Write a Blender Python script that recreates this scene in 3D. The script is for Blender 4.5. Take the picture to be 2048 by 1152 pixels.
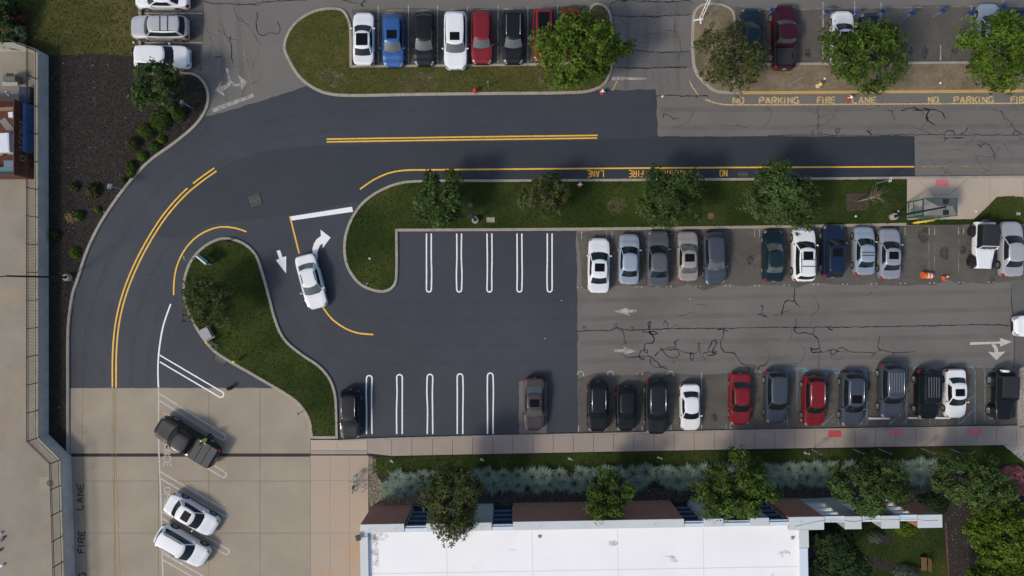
import bpy, math, random
import numpy as np
from mathutils import Vector, Matrix

# ------------------------------------------------------------------ camera, sky, sun, exposure
for o in list(bpy.data.objects): bpy.data.objects.remove(o)
SC = bpy.context.scene
COL = SC.collection
CAM_H = 59.0                    # metres above the road
S = 23.14                       # photograph pixels per metre on the road
cam = bpy.data.cameras.new('camera'); cam_o = bpy.data.objects.new('camera', cam); COL.objects.link(cam_o)
cam_o.location = (0, 0, CAM_H); cam_o.rotation_euler = (0, 0, 0)
cam.sensor_width = 36; cam.lens = 36 * CAM_H * S / 2048; cam.clip_end = 3000; cam.clip_start = 1
SC.camera = cam_o
SUN_EL = math.radians(45); SUN_DIR = (-0.83, -0.56)      # plan direction towards the sun
world = bpy.data.worlds.new('World'); SC.world = world; world.use_nodes = True
nt = world.node_tree; nt.nodes.clear()
sky = nt.nodes.new('ShaderNodeTexSky'); sky.sky_type = 'NISHITA'; sky.sun_disc = False
sky.sun_elevation = SUN_EL; sky.sun_rotation = math.atan2(SUN_DIR[0], SUN_DIR[1]); sky.air_density = 1.0; sky.dust_density = 2.5
bg = nt.nodes.new('ShaderNodeBackground'); bg.inputs['Strength'].default_value = 0.15
wo = nt.nodes.new('ShaderNodeOutputWorld')
nt.links.new(sky.outputs[0], bg.inputs[0]); nt.links.new(bg.outputs[0], wo.inputs[0])
sun = bpy.data.lights.new('sun', 'SUN'); sun.energy = 2.0; sun.angle = math.radians(10.0); sun.color = (1.0, 0.91, 0.77)
sun_o = bpy.data.objects.new('sun', sun); COL.objects.link(sun_o)
n_ = math.hypot(*SUN_DIR); cs = math.cos(SUN_EL)
sd = Vector((SUN_DIR[0]/n_*cs, SUN_DIR[1]/n_*cs, math.sin(SUN_EL)))
sun_o.rotation_euler = sd.to_track_quat('Z', 'Y').to_euler(); sun_o.location = sd * 80
SC.view_settings.view_transform = 'Standard'; SC.view_settings.look = 'None'
SC.view_settings.exposure = -0.04; SC.view_settings.gamma = 1.0; SC.view_settings.use_curve_mapping = False
SC.cycles.max_bounces = 6; SC.cycles.transparent_max_bounces = 12

# ------------------------------------------------------------------ helpers
def P(px, py, z=0.0):
    """plan pixel of a point at height z -> world point"""
    k = (CAM_H - z) / CAM_H / S
    return Vector(((px - 1024) * k, (576 - py) * k, z))
def PP(pts, z=0.0): return [P(p[0], p[1], z) for p in pts]

MATS = {}
def mat(name, col, rough=0.8, col2=None, scale=1.0, detail=6, contrast=(0.35, 0.65), metallic=0.0, spec=0.5, coat=0.0,
        bump=0.0, bscale=30.0, fine=0.0, fscale=18.0, coord='world', alpha_noise=None, coat_rough=0.05, col3=None, scale3=0.1, contrast3=(0.45, 0.7), alpha_max=1.0):
    if name in MATS: return MATS[name]
    m = bpy.data.materials.new(name); m.use_nodes = True; MATS[name] = m
    t = m.node_tree; N = t.nodes; L = t.links; b = N['Principled BSDF']
    b.inputs['Base Color'].default_value = (*col, 1); b.inputs['Roughness'].default_value = rough
    b.inputs['Metallic'].default_value = metallic; b.inputs['Specular IOR Level'].default_value = spec
    b.inputs['Coat Weight'].default_value = coat; b.inputs['Coat Roughness'].default_value = coat_rough
    if coord == 'world': src = N.new('ShaderNodeNewGeometry').outputs['Position']
    else: src = N.new('ShaderNodeTexCoord').outputs['Object']
    def noise(sc, det=6, ro=0.6):
        n = N.new('ShaderNodeTexNoise'); n.inputs['Scale'].default_value = sc; n.inputs['Detail'].default_value = det
        n.inputs['Roughness'].default_value = ro; L.new(src, n.inputs['Vector']); return n
    def ramp(n, lo, hi):
        r = N.new('ShaderNodeMapRange'); r.inputs['From Min'].default_value = lo; r.inputs['From Max'].default_value = hi
        L.new(n.outputs['Fac'], r.inputs['Value']); return r
    cur = None
    if col2:
        r = ramp(noise(scale, detail), *contrast); mx = N.new('ShaderNodeMix'); mx.data_type = 'RGBA'
        mx.inputs['A'].default_value = (*col, 1); mx.inputs['B'].default_value = (*col2, 1)
        L.new(r.outputs[0], mx.inputs['Factor']); cur = mx.outputs['Result']
    if col3:
        r = ramp(noise(scale3, 5), *contrast3); mx = N.new('ShaderNodeMix'); mx.data_type = 'RGBA'
        if cur: L.new(cur, mx.inputs['A'])
        else: mx.inputs['A'].default_value = (*col, 1)
        mx.inputs['B'].default_value = (*col3, 1); L.new(r.outputs[0], mx.inputs['Factor']); cur = mx.outputs['Result']
    if fine:
        n = noise(fscale, 3, 0.7); r = N.new('ShaderNodeMapRange'); r.inputs['From Min'].default_value = 0.3; r.inputs['From Max'].default_value = 0.7
        r.inputs['To Min'].default_value = 1 - fine; r.inputs['To Max'].default_value = 1 + fine; L.new(n.outputs['Fac'], r.inputs['Value'])
        mx = N.new('ShaderNodeMix'); mx.data_type = 'RGBA'; mx.blend_type = 'MULTIPLY'; mx.inputs['Factor'].default_value = 1
        if cur: L.new(cur, mx.inputs['A'])
        else: mx.inputs['A'].default_value = (*col, 1)
        L.new(r.outputs[0], mx.inputs['B']); cur = mx.outputs['Result']
    if cur: L.new(cur, b.inputs['Base Color'])
    if bump:
        bn = N.new('ShaderNodeBump'); bn.inputs['Strength'].default_value = bump; bn.inputs['Distance'].default_value = 0.03
        L.new(noise(bscale, 4).outputs['Fac'], bn.inputs['Height']); L.new(bn.outputs[0], b.inputs['Normal'])
    if alpha_noise:
        sc, lo, hi = alpha_noise; r = ramp(noise(sc, 5, 0.65), lo, hi); r.inputs['To Max'].default_value = alpha_max; L.new(r.outputs[0], b.inputs['Alpha'])
    return m

def leaf_mat(name, trans=0.3):
    if name in MATS: return MATS[name]
    m = bpy.data.materials.new(name); m.use_nodes = True; MATS[name] = m
    t = m.node_tree; N = t.nodes; L = t.links; b = N['Principled BSDF']; out = N['Material Output']
    a = N.new('ShaderNodeAttribute'); a.attribute_name = 'tint'
    L.new(a.outputs['Color'], b.inputs['Base Color']); b.inputs['Roughness'].default_value = 0.7; b.inputs['Specular IOR Level'].default_value = 0.12
    tr = N.new('ShaderNodeBsdfTranslucent'); L.new(a.outputs['Color'], tr.inputs['Color'])
    mx = N.new('ShaderNodeMixShader'); mx.inputs[0].default_value = trans
    L.new(b.outputs[0], mx.inputs[1]); L.new(tr.outputs[0], mx.inputs[2]); L.new(mx.outputs[0], out.inputs['Surface'])
    return m

def tag(o, label=None, cat=None, group=None, kind=None):
    if label: o['label'] = label
    if cat: o['category'] = cat
    if group: o['group'] = group
    if kind: o['kind'] = kind
    return o
def empty(name, loc=(0, 0, 0), rz=0.0, parent=None):
    o = bpy.data.objects.new(name, None); COL.objects.link(o); o.location = loc; o.rotation_euler = (0, 0, rz); o.parent = parent
    o.empty_display_size = 0.3; return o
def link(name, me, parent=None, loc=None, rot=None, m=None):
    o = bpy.data.objects.new(name, me); COL.objects.link(o); o.parent = parent
    if loc is not None: o.location = loc
    if rot is not None: o.rotation_euler = rot
    if m is not None:
        if len(me.materials) == 0: me.materials.append(m)
        elif me.materials[0] != m:
            o.material_slots[0].link = 'OBJECT'; o.material_slots[0].material = m
    return o

class MB:
    def __init__(s): s.v = []; s.f = []; s.mi = []; s.m = 0
    def add(s, vs, fs):
        n = len(s.v); s.v += [tuple(x) for x in vs]
        for f in fs: s.f.append([i + n for i in f]); s.mi.append(s.m)
        return s
    def box(s, c, d, rz=0.0, taper=1.0):
        x, y, z = d[0]/2, d[1]/2, d[2]/2; R = Matrix.Rotation(rz, 3, 'Z'); c = Vector(c)
        vs = []
        for zz, k in ((-z, 1.0), (z, taper)):
            for xx, yy in ((-x, -y), (x, -y), (x, y), (-x, y)): vs.append(c + R @ Vector((xx*k, yy*k, zz)))
        return s.add(vs, [(3, 2, 1, 0), (4, 5, 6, 7), (0, 1, 5, 4), (1, 2, 6, 5), (2, 3, 7, 6), (3, 0, 4, 7)])
    def tube(s, pts, rad, n=6, cap=True):
        pts = [Vector(p) for p in pts]
        if not isinstance(rad, (list, tuple)): rad = [rad] * len(pts)
        vs = []; fs = []
        for i, p in enumerate(pts):
            d = (pts[min(i+1, len(pts)-1)] - pts[max(i-1, 0)]).normalized()
            a = Vector((0, 0, 1)) if abs(d.z) < 0.9 else Vector((1, 0, 0))
            u = d.cross(a).normalized(); w = d.cross(u)
            for k in range(n):
                th = 2*math.pi*k/n; vs.append(p + (u*math.cos(th) + w*math.sin(th)) * rad[i])
        for i in range(len(pts)-1):
            for k in range(n):
                a = i*n + k; b_ = i*n + (k+1) % n; fs.append((a, b_, b_+n, a+n))
        if cap: fs.append(tuple(range(n-1, -1, -1))); fs.append(tuple((len(pts)-1)*n + k for k in range(n)))
        return s.add(vs, fs)
    def lathe(s, prof, n=16, c=(0, 0, 0), axis='Z'):
        vs = []; fs = []
        for r, z in prof:
            for k in range(n):
                th = 2*math.pi*k/n; x, y = r*math.cos(th), r*math.sin(th)
                p = (x, y, z) if axis == 'Z' else (x, z, y) if axis == 'Y' else (z, x, y)
                vs.append((p[0]+c[0], p[1]+c[1], p[2]+c[2]))
        for i in range(len(prof)-1):
            for k in range(n):
                a = i*n + k; b_ = i*n + (k+1) % n; fs.append((a, b_, b_+n, a+n))
        if prof[0][0] > 1e-4: fs.append(tuple(range(n-1, -1, -1)))
        if prof[-1][0] > 1e-4: fs.append(tuple((len(prof)-1)*n + k for k in range(n)))
        return s.add(vs, fs)
    def poly(s, pts):
        return s.add(pts, [tuple(range(len(pts)))])
    def prism(s, pts, z0, z1):
        n = len(pts); vs = [(p[0], p[1], z0) for p in pts] + [(p[0], p[1], z1) for p in pts]
        fs = [tuple(range(n-1, -1, -1)), tuple(range(n, 2*n))] + [(i, (i+1) % n, n+(i+1) % n, n+i) for i in range(n)]
        return s.add(vs, fs)
    def mesh(s, name, mats=(), smooth=False, angle=None):
        me = bpy.data.meshes.new(name); me.from_pydata(s.v, [], s.f); me.update()
        for m in mats: me.materials.append(m)
        if len(mats) > 1: me.polygons.foreach_set('material_index', s.mi)
        if smooth:
            me.polygons.foreach_set('use_smooth', [True]*len(me.polygons))
            if angle: me.set_sharp_from_angle(angle=math.radians(angle))
        return me
    def build(s, name, m, parent=None, loc=None, rot=None, smooth=False, angle=None):
        ms = m if isinstance(m, (list, tuple)) else [m]
        return link(name, s.mesh(name, ms, smooth, angle), parent, loc, rot)

def area2(p): return sum(p[i][0]*p[(i+1) % len(p)][1] - p[(i+1) % len(p)][0]*p[i][1] for i in range(len(p)))
def spline(pts, closed=False, step=0.35):
    """Catmull-Rom through world points; a point given as (x, y, 'c') is a sharp corner."""
    n = len(pts); out = []
    V = [Vector((p[0], p[1])) for p in pts]; C = [len(p) > 2 and p[2] == 'c' for p in pts]
    for i in range(n if closed else n-1):
        a = i; b_ = (i+1) % n
        p1, p2 = V[a], V[b_]
        p0 = V[(i-1) % n] if (closed or i > 0) and not C[a] else p1 - (p2 - p1)
        p3 = V[(i+2) % n] if (closed or i < n-2) and not C[b_] else p2 + (p2 - p1)
        d = (p2-p1).length; k = max(1, int(d/step))
        t0 = (p2-p0); t1 = (p3-p1)
        t0 = t0 * (d / max(1e-6, (p2-p0).length)); t1 = t1 * (d / max(1e-6, (p3-p1).length))
        for j in range(k):
            t = j/k; h1 = 2*t**3-3*t**2+1; h2 = t**3-2*t**2+t; h3 = -2*t**3+3*t**2; h4 = t**3-t**2
            out.append(p1*h1 + t0*h2 + p2*h3 + t1*h4)
    if not closed: out.append(V[-1])
    return out
def sp(pxpts, closed=False, step=0.35):
    w = []
    for p in pxpts:
        q = P(p[0], p[1]); w.append((q.x, q.y, 'c') if len(p) > 2 else (q.x, q.y))
    return spline(w, closed, step)
def normals2(pts, closed):
    n = len(pts); out = []
    for i in range(n):
        a = pts[(i-1) % n] if closed or i > 0 else pts[i]; c = pts[(i+1) % n] if closed or i < n-1 else pts[i]; b_ = pts[i]
        d1 = (b_-a); d2 = (c-b_)
        d1 = d1.normalized() if d1.length > 1e-6 else d2.normalized(); d2 = d2.normalized() if d2.length > 1e-6 else d1
        m = Vector((-(d1+d2).y, (d1+d2).x))
        if m.length < 1e-4: m = Vector((-d1.y, d1.x))
        m.normalize(); k = m.dot(Vector((-d1.y, d1.x))); out.append(m / max(0.4, k))
    return out
def ribbon(pts, w, z, wob=0.0, rng=random):
    pts = [Vector((p[0], p[1])) for p in pts]; N = normals2(pts, False); vs = []; fs = []
    for i, (p, nn) in enumerate(zip(pts, N)):
        ww = w/2*(1 + wob*(rng.random()*2-1))
        a = p + nn*ww; b_ = p - nn*ww; vs += [(a.x, a.y, z), (b_.x, b_.y, z)]
        if i: fs.append((2*i-2, 2*i-1, 2*i+1, 2*i))
    return vs, fs
def resample(pts, step):
    out = [pts[0]]; 
    for a, b_ in zip(pts, pts[1:]):
        d = (b_-a).length; k = max(1, int(round(d/step)))
        for j in range(1, k+1): out.append(a + (b_-a)*(j/k))
    return out

# ------------------------------------------------------------------ materials
M_new = mat('sealed_asphalt', (0.035, 0.041, 0.053), 0.72, (0.027, 0.032, 0.043), 0.3, 6, (0.35, 0.7), spec=0.45, bump=0.35, bscale=30, fine=0.16, fscale=9, col3=(0.043, 0.050, 0.063), scale3=0.07)
M_new2 = mat('second_seal_coat', (0.026, 0.032, 0.042), 0.7, (0.021, 0.028, 0.037), 0.2, 4, (0.35, 0.7), spec=0.45, bump=0.35, bscale=30, fine=0.16, fscale=9)
M_old = mat('weathered_asphalt', (0.158, 0.149, 0.136), 0.9, (0.136, 0.129, 0.119), 0.25, 6, (0.3, 0.7), bump=0.4, bscale=40, fine=0.14, fscale=22, col3=(0.115, 0.109, 0.10), scale3=0.13, contrast3=(0.52, 0.78))
M_patch = mat('patched_asphalt', (0.125, 0.122, 0.117), 0.9, (0.104, 0.102, 0.099), 0.4, 6, bump=0.4, bscale=40, fine=0.14, fscale=22)
M_stall = mat('oily_stall_asphalt', (0.128, 0.118, 0.104), 0.9, (0.085, 0.078, 0.069), 0.5, 7, (0.42, 0.72), bump=0.4, bscale=40, fine=0.15, fscale=22, col3=(0.19, 0.175, 0.15), scale3=0.6, contrast3=(0.58, 0.8), alpha_noise=(0.45, 0.25, 0.60), alpha_max=0.8)
M_conc = mat('concrete', (0.335, 0.286, 0.215), 0.85, (0.28, 0.238, 0.182), 0.35, 6, (0.3, 0.7), bump=0.2, bscale=30, fine=0.06, fscale=14, col3=(0.25, 0.215, 0.172), scale3=0.18, contrast3=(0.5, 0.8))
M_concp = mat('peach_concrete', (0.40, 0.315, 0.232), 0.85, (0.37, 0.30, 0.24), 0.4, 6, (0.3, 0.7), bump=0.2, fine=0.06, fscale=14, col3=(0.43, 0.27, 0.15), scale3=0.25, contrast3=(0.52, 0.75))
M_conc_yard = mat('yard_concrete', (0.285, 0.255, 0.20), 0.88, (0.21, 0.19, 0.152), 0.35, 7, (0.3, 0.7), bump=0.2, fine=0.07, col3=(0.33, 0.24, 0.155), scale3=0.22, contrast3=(0.55, 0.8))
M_walk = mat('sidewalk_concrete', (0.345, 0.285, 0.235), 0.85, (0.31, 0.262, 0.22), 0.5, 6, (0.3, 0.7), bump=0.2, fine=0.05, fscale=14, col3=(0.29, 0.25, 0.215), scale3=0.2)
M_walkb = mat('pale_sidewalk_concrete', (0.43, 0.36, 0.28), 0.85, (0.40, 0.335, 0.26), 0.5, 6, bump=0.2, fine=0.05)
M_kerb = mat('kerb_concrete', (0.36, 0.325, 0.27), 0.85, (0.27, 0.24, 0.20), 1.2, 6, (0.3, 0.75), bump=0.3, fine=0.1)
M_kerby = mat('yellow_painted_kerb', (0.50, 0.33, 0.10), 0.8, (0.42, 0.29, 0.11), 1.0, 6, (0.35, 0.7), fine=0.1)
M_joint = mat('joint_filler', (0.03, 0.028, 0.026), 0.9)
M_grass = mat('lawn', (0.026, 0.043, 0.009), 0.95, (0.018, 0.032, 0.007), 0.8, 7, (0.3, 0.7), spec=0.1, bump=0.6, bscale=14, fine=0.25, fscale=9, col3=(0.064, 0.074, 0.019), scale3=0.2, contrast3=(0.44, 0.72))
M_grass2 = mat('dry_lawn', (0.075, 0.080, 0.022), 0.95, (0.056, 0.064, 0.016), 0.7, 7, (0.3, 0.7), spec=0.1, bump=0.6, bscale=14, fine=0.32, fscale=9, col3=(0.125, 0.105, 0.045), scale3=0.25, contrast3=(0.5, 0.75))
M_dirt = mat('dry_dirt', (0.225, 0.175, 0.118), 0.95, (0.165, 0.128, 0.082), 0.8, 8, (0.35, 0.65), bump=0.8, bscale=10, fine=0.3, fscale=7, col3=(0.085, 0.08, 0.035), scale3=0.35, contrast3=(0.5, 0.72))
M_baredirt = mat('bare_patch', (0.18, 0.135, 0.082), 0.95, (0.10, 0.10, 0.04), 1.6, 8, (0.35, 0.65), fine=0.3, fscale=7, alpha_noise=(1.4, 0.38, 0.72))
M_mulch = mat('dark_mulch', (0.018, 0.015, 0.014), 0.95, (0.034, 0.028, 0.025), 3.5, 8, (0.4, 0.7), bump=1.0, bscale=8, fine=0.45, fscale=7)
M_gravel = mat('gravel_bed', (0.075, 0.066, 0.055), 0.95, (0.03, 0.027, 0.024), 4, 8, bump=1.0, bscale=8, fine=0.5, fscale=8)
M_soil = mat('open_ground', (0.09, 0.085, 0.05), 0.95, (0.06, 0.065, 0.03), 0.05, 6)
M_white = mat('fresh_white_paint', (0.82, 0.83, 0.84), 0.55, (0.76, 0.77, 0.79), 2, 4)
M_yel = mat('fresh_yellow_paint', (0.84, 0.50, 0.055), 0.55, (0.74, 0.40, 0.04), 3, 4)
M_wworn = mat('worn_white_paint', (0.48, 0.46, 0.43), 0.8, alpha_noise=(2.2, 0.22, 0.72))
M_wfaint = mat('faint_white_paint', (0.42, 0.40, 0.37), 0.8, alpha_noise=(1.3, 0.40, 0.85))
M_wmid = mat('aged_white_paint', (0.52, 0.495, 0.45), 0.8, alpha_noise=(9.0, 0.30, 0.46))
M_yworn = mat('worn_yellow_paint', (0.55, 0.41, 0.19), 0.8, alpha_noise=(8.0, 0.30, 0.50))
M_yfaint = mat('faint_yellow_paint', (0.46, 0.30, 0.09), 0.8, alpha_noise=(1.2, 0.34, 0.75))
M_blue = mat('worn_blue_paint', (0.16, 0.34, 0.46), 0.8, alpha_noise=(2.0, 0.28, 0.75))
M_dletter = mat('dark_old_paint', (0.075, 0.055, 0.025), 0.85, alpha_noise=(12.0, 0.28, 0.40))
M_seal = mat('crack_sealant', (0.014, 0.013, 0.013), 0.5, spec=0.4)
M_sealf = mat('faint_crack', (0.066, 0.070, 0.078), 0.8, alpha_noise=(1.5, 0.42, 0.70))
M_tarpatch = mat('dark_tar_overlay', (0.05, 0.05, 0.052), 0.85, alpha_noise=(0.8, 0.40, 0.65))

M_glass = mat('car_glass', (0.010, 0.017, 0.019), 0.04, spec=0.36)
M_sung = mat('roof_glass', (0.006, 0.007, 0.009), 0.08, spec=0.16)
M_glassg = mat('car_glass_sky_pale', (0.085, 0.10, 0.092), 0.06, spec=0.9)  # same glass, with the sky reflection painted in as a paler base colour
M_black = mat('black_trim', (0.012, 0.012, 0.013), 0.45)
M_rubber = mat('rubber', (0.016, 0.016, 0.017), 0.8)
M_rim = mat('alloy', (0.50, 0.51, 0.53), 0.3, metallic=0.8)
M_rimd = mat('dark_alloy', (0.05, 0.05, 0.055), 0.35, metallic=0.7)
M_chrome = mat('chrome_rail', (0.62, 0.64, 0.66), 0.2, metallic=0.9)
M_lamp = mat('headlight_lens', (0.26, 0.28, 0.30), 0.1, spec=0.8)
M_tail = mat('tail_light_lens', (0.35, 0.012, 0.012), 0.15, spec=0.7)
M_plate = mat('number_plate_paint', (0.62, 0.55, 0.35), 0.5)
M_liner = mat('bed_liner', (0.028, 0.030, 0.033), 0.7)
M_softtop = mat('soft_top_canvas', (0.016, 0.017, 0.020), 0.8, fine=0.15)
M_steel = mat('painted_steel_grey', (0.30, 0.31, 0.32), 0.5, metallic=0.3)
M_dsteel = mat('dark_steel', (0.014, 0.015, 0.017), 0.5)
M_green = mat('green_powder_coat', (0.012, 0.085, 0.062), 0.45)
M_shelterroof = mat('grey_roof_sheet', (0.16, 0.16, 0.148), 0.45, fine=0.06)
M_clear = None
def PAINT(name, c, metal=0.0, rough=0.42):
    return mat('paint_' + name, c, rough, metallic=metal, coat=0.36 if max(c) < .03 else 0.6, spec=0.22, coat_rough=0.06)
PA = dict(white=PAINT('white', (0.72, 0.74, 0.76)), silver=PAINT('silver', (0.46, 0.47, 0.48), 0.35), bluesilver=PAINT('blue_silver', (0.34, 0.40, 0.47), 0.35),
    grey=PAINT('grey', (0.105, 0.112, 0.125), 0.3), slate=PAINT('slate', (0.060, 0.072, 0.092), 0.3), beige=PAINT('beige', (0.36, 0.33, 0.30), 0.35),
    navy=PAINT('navy', (0.008, 0.016, 0.045), 0.1), black=PAINT('black', (0.007, 0.008, 0.010)), charcoal=PAINT('charcoal', (0.017, 0.018, 0.021), 0.2),
    red=PAINT('red', (0.185, 0.010, 0.016), 0.1), maroon=PAINT('maroon', (0.040, 0.004, 0.009), 0.1), blue=PAINT('blue', (0.03, 0.10, 0.30), 0.2),
    mauve=PAINT('mauve', (0.060, 0.045, 0.044), 0.3), teal=PAINT('teal', (0.008, 0.022, 0.030), 0.2), lilac=PAINT('lilac_silver', (0.34, 0.35, 0.41), 0.35))

# ------------------------------------------------------------------ the setting: ground, roads, concrete, kerbs
def struct(name, pts, z, m, kind='structure', parent=None):
    pts = [Vector((p[0], p[1], z)) for p in pts]
    if area2(pts) < 0: pts = pts[::-1]
    o = MB().poly(pts).build(name, m, parent)
    if parent is None: o['kind'] = kind
    return o
def rectw(x0, y0, x1, y1): return [(x0, y0), (x1, y0), (x1, y1), (x0, y1)]
def rectp(x0, y0, x1, y1): return PP([(x0, y0), (x1, y0), (x1, y1), (x0, y1)])

struct('ground', rectw(-900, -900, 900, 900), -0.03, M_soil)
old_lot = struct('old_asphalt', rectp(135, -420, 2500, 912), 0.0, M_old)
# freshly sealed asphalt
NEW = [(139, 776), (139, 676), (142, 636), (155, 572), (175, 505), (203, 448), (238, 392), (275, 350), (305, 320), (352, 286), (392, 252), (408, 233), (425, 231), (512, 205), (596, 178), (640, 160),
       (900, 150), (1200, 180), (1312, 179), (1315, 271), (1320, 273), (1829, 272), (1830, 360), (1100, 380), (800, 460), (1152, 462), (1154, 560), (1155, 700), (1156, 872), (1094, 874), (1094, 762), (1038, 762), (1038, 874), (660, 880), (600, 775)]
random.seed(17)
def ragged(pts, step=.5, amp=.03):
    v = [Vector((p[0], p[1])) for p in pts]; v = resample(v + [v[0]], step)[:-1]
    return [p + Vector((random.gauss(0, amp), random.gauss(0, amp))) for p in v]
new_road = struct('sealed_road', ragged(PP(NEW)), 0.004, M_new)
second = struct('sealed_road_second_coat', sp([(300, 470, 'c'), (345, 408), (395, 362), (452, 328), (520, 305), (600, 293), (760, 288), (1000, 284), (1200, 279), (1322, 274), (1829, 273, 'c'), (1830, 352, 'c'), (840, 356), (790, 362), (720, 402, 'c'), (580, 430, 'c'), (500, 440, 'c'), (420, 450), (360, 480, 'c')], True, 1.0), 0.008, M_new2)
# patches and stall areas on the weathered lots
for nm, r, m in (('asphalt_patch', [(1224, 4), (1382, 3), (1381, 30), (1224, 33)], M_patch), ('asphalt_patch', [(1224, 104), (1382, 103), (1390, 135), (1226, 137)], M_patch),
                 ('asphalt_patch', [(2022, 560), (2060, 560), (2060, 740), (2030, 740)], M_patch)):
    struct(nm, PP(r), 0.004, m, parent=old_lot)
for r in ([(1157, 462), (2060, 449), (2060, 566), (1157, 575)], [(1157, 752), (2036, 736), (2036, 852), (1157, 868)], [(707, 20), (1174, 14), (1174, 125), (707, 131)], [(1472, 17), (2300, 8), (2300, 123), (1472, 126)], [(284, -60), (405, -60), (405, 140), (284, 142)]):
    struct('stall_surface', ragged(PP(r), 1.2, .16), 0.003, M_stall, parent=old_lot)

def kerb(name, pxpath, closed, side=1, w=0.23, m=M_kerb, mfun=None, h=0.15, seg=3.05):
    pts = sp(pxpath, closed, 0.3)
    if closed: side = 1 if area2(pts) > 0 else -1
    if closed: pts = pts + [pts[0]]
    N = normals2(pts[:-1], True) + [normals2(pts[:-1], True)[0]] if closed else normals2(pts, False)
    root = empty(name); root['kind'] = 'structure'
    # arc length pieces
    L = [0]
    for a, b_ in zip(pts, pts[1:]): L.append(L[-1] + (b_-a).length)
    tot = L[-1]; k = max(1, int(round(tot/seg)))
    def at(s):
        s = min(max(s, 0), tot-1e-6)
        i = int(np.searchsorted(L, s, 'right')) - 1; i = min(i, len(pts)-2)
        t = (s - L[i]) / max(1e-9, L[i+1]-L[i]); return pts[i].lerp(pts[i+1], t), N[i].lerp(N[i+1], t)
    prof = [(0, -0.02), (0, h-0.03), (0.03, h), (w, h), (w, h-0.08)]
    for j in range(k):
        s0, s1 = tot*j/k + 0.008, tot*(j+1)/k - 0.008
        ss = [s0] + [x for x in L if s0 + 0.02 < x < s1 - 0.02] + [s1]
        vs = []; fs = []
        for i, s_ in enumerate(ss):
            p, nn = at(s_)
            for (a, z) in prof: q = p + nn*(a*side); vs.append((q.x, q.y, z))
            if i:
                for c in range(len(prof)-1):
                    a = (i-1)*len(prof)+c; f = (a, a+1, a+1+len(prof), a+len(prof)); fs.append(f if side > 0 else f[::-1])
        for e, rev in ((0, False), ((len(ss)-1)*len(prof), True)):
            f = tuple(e + q for q in range(len(prof))); fs.append(f)
        mm = mfun(at((s0+s1)/2)[0]) if mfun else m
        MB().add(vs, fs).build('kerb_stone', mm, root)
    return pts
def inset_poly(pts, w):
    if (pts[0]-pts[-1]).length < 1e-4: pts = pts[:-1]
    side = 1 if area2(pts) > 0 else -1; N = normals2(pts, True)
    return [p + n*(w*side) for p, n in zip(pts, N)]

ISL_A = [(705, 131, 'c'), (704, 60), (700, 40), (690, 22), (675, 16), (645, 17), (615, 27), (590, 45), (574, 68), (567, 97), (578, 125), (597, 155), (622, 176), (655, 190), (700, 194), (830, 192), (1000, 190), (1150, 188), (1190, 182), (1214, 165), (1226, 128), (1225, 100), (1223, 32), (1213, 13), (1196, 6), (1181, 12), (1174, 30), (1174, 123, 'c'), (1065, 127)]
ISL_B = [(1471, 127, 'c'), (1471, 45), (1467, 22), (1450, 10), (1428, 6), (1402, 9), (1387, 23), (1383, 50), (1384, 125), (1392, 150), (1408, 168), (1428, 184), (1455, 188), (1600, 188), (2048, 185), (2400, 183, 'c'), (2400, 119, 'c'), (2048, 122)]
ISL_C = [(796, 463, 'c'), (796, 550), (791, 572), (775, 584), (752, 584), (722, 572), (703, 552), (691, 528), (687, 498), (690, 468), (703, 434), (725, 404), (760, 379), (800, 364), (840, 360), (1000, 359), (1500, 356), (2048, 351), (2400, 348, 'c'), (2400, 443, 'c'), (2048, 447), (1560, 456), (1150, 461)]
ISL_D = [(366, 580), (370, 548), (384, 516), (410, 490), (442, 475), (470, 477), (496, 489), (516, 511), (527, 542), (541, 592), (554, 640), (571, 676), (602, 704), (640, 730), (662, 756), (673, 787), (676, 830), (677, 877, 'c'), (622, 877, 'c'), (620, 860), (617, 842), (607, 822), (590, 803), (560, 783), (512, 755), (432, 707), (405, 677), (382, 638), (370, 608)]
pA = kerb('kerb', ISL_A, True); pC = kerb('kerb', ISL_C, True)
pB = kerb('kerb', ISL_B, True, mfun=lambda p: M_kerby if (p.x > P(1468, 0).x and p.y < P(0, 170).y) else M_kerb)
pD = kerb('kerb', ISL_D, True)
E_ = [(284, -300, 'c'), (284, 145, 'c'), (352, 145), (388, 146), (408, 160), (419, 183), (419, 208), (409, 232), (390, 256), (353, 287), (306, 321), (275, 351), (239, 396), (204, 449), (179, 500), (158, 563), (150, 586), (142, 638), (140, 678), (140, 776), (140, 908, 'c')]
pE = kerb('kerb', E_, False, side=-1)
lawnA = struct('lawn', inset_poly(pA, 0.18), 0.125, M_grass2)
dirtB = struct('dirt_verge', inset_poly(pB, 0.18), 0.125, M_dirt)
lawnC = struct('lawn', inset_poly(pC, 0.18), 0.125, M_grass)
lawnD = struct('lawn', inset_poly(pD, 0.18), 0.125, M_grass)
for poly in ([(795, 160), (812, 148), (850, 145), (872, 152), (880, 168), (860, 186), (815, 186), (790, 184)], [(640, 140), (690, 150), (700, 170), (650, 172)], [(1060, 130), (1170, 130), (1165, 180), (1090, 183)], [(1180, 20), (1215, 20), (1218, 90), (1180, 90)]):
    struct('bare_patch', sp(poly, True, 0.5), 0.131, M_baredirt, parent=lawnA)
for poly in ([(1215, 405), (1235, 395), (1255, 410), (1245, 430), (1220, 428)], [(1530, 415), (1545, 415), (1545, 440), (1530, 440)]):
    struct('bare_patch', sp(poly, True, 0.5), 0.131, M_baredirt, parent=lawnC)
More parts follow.
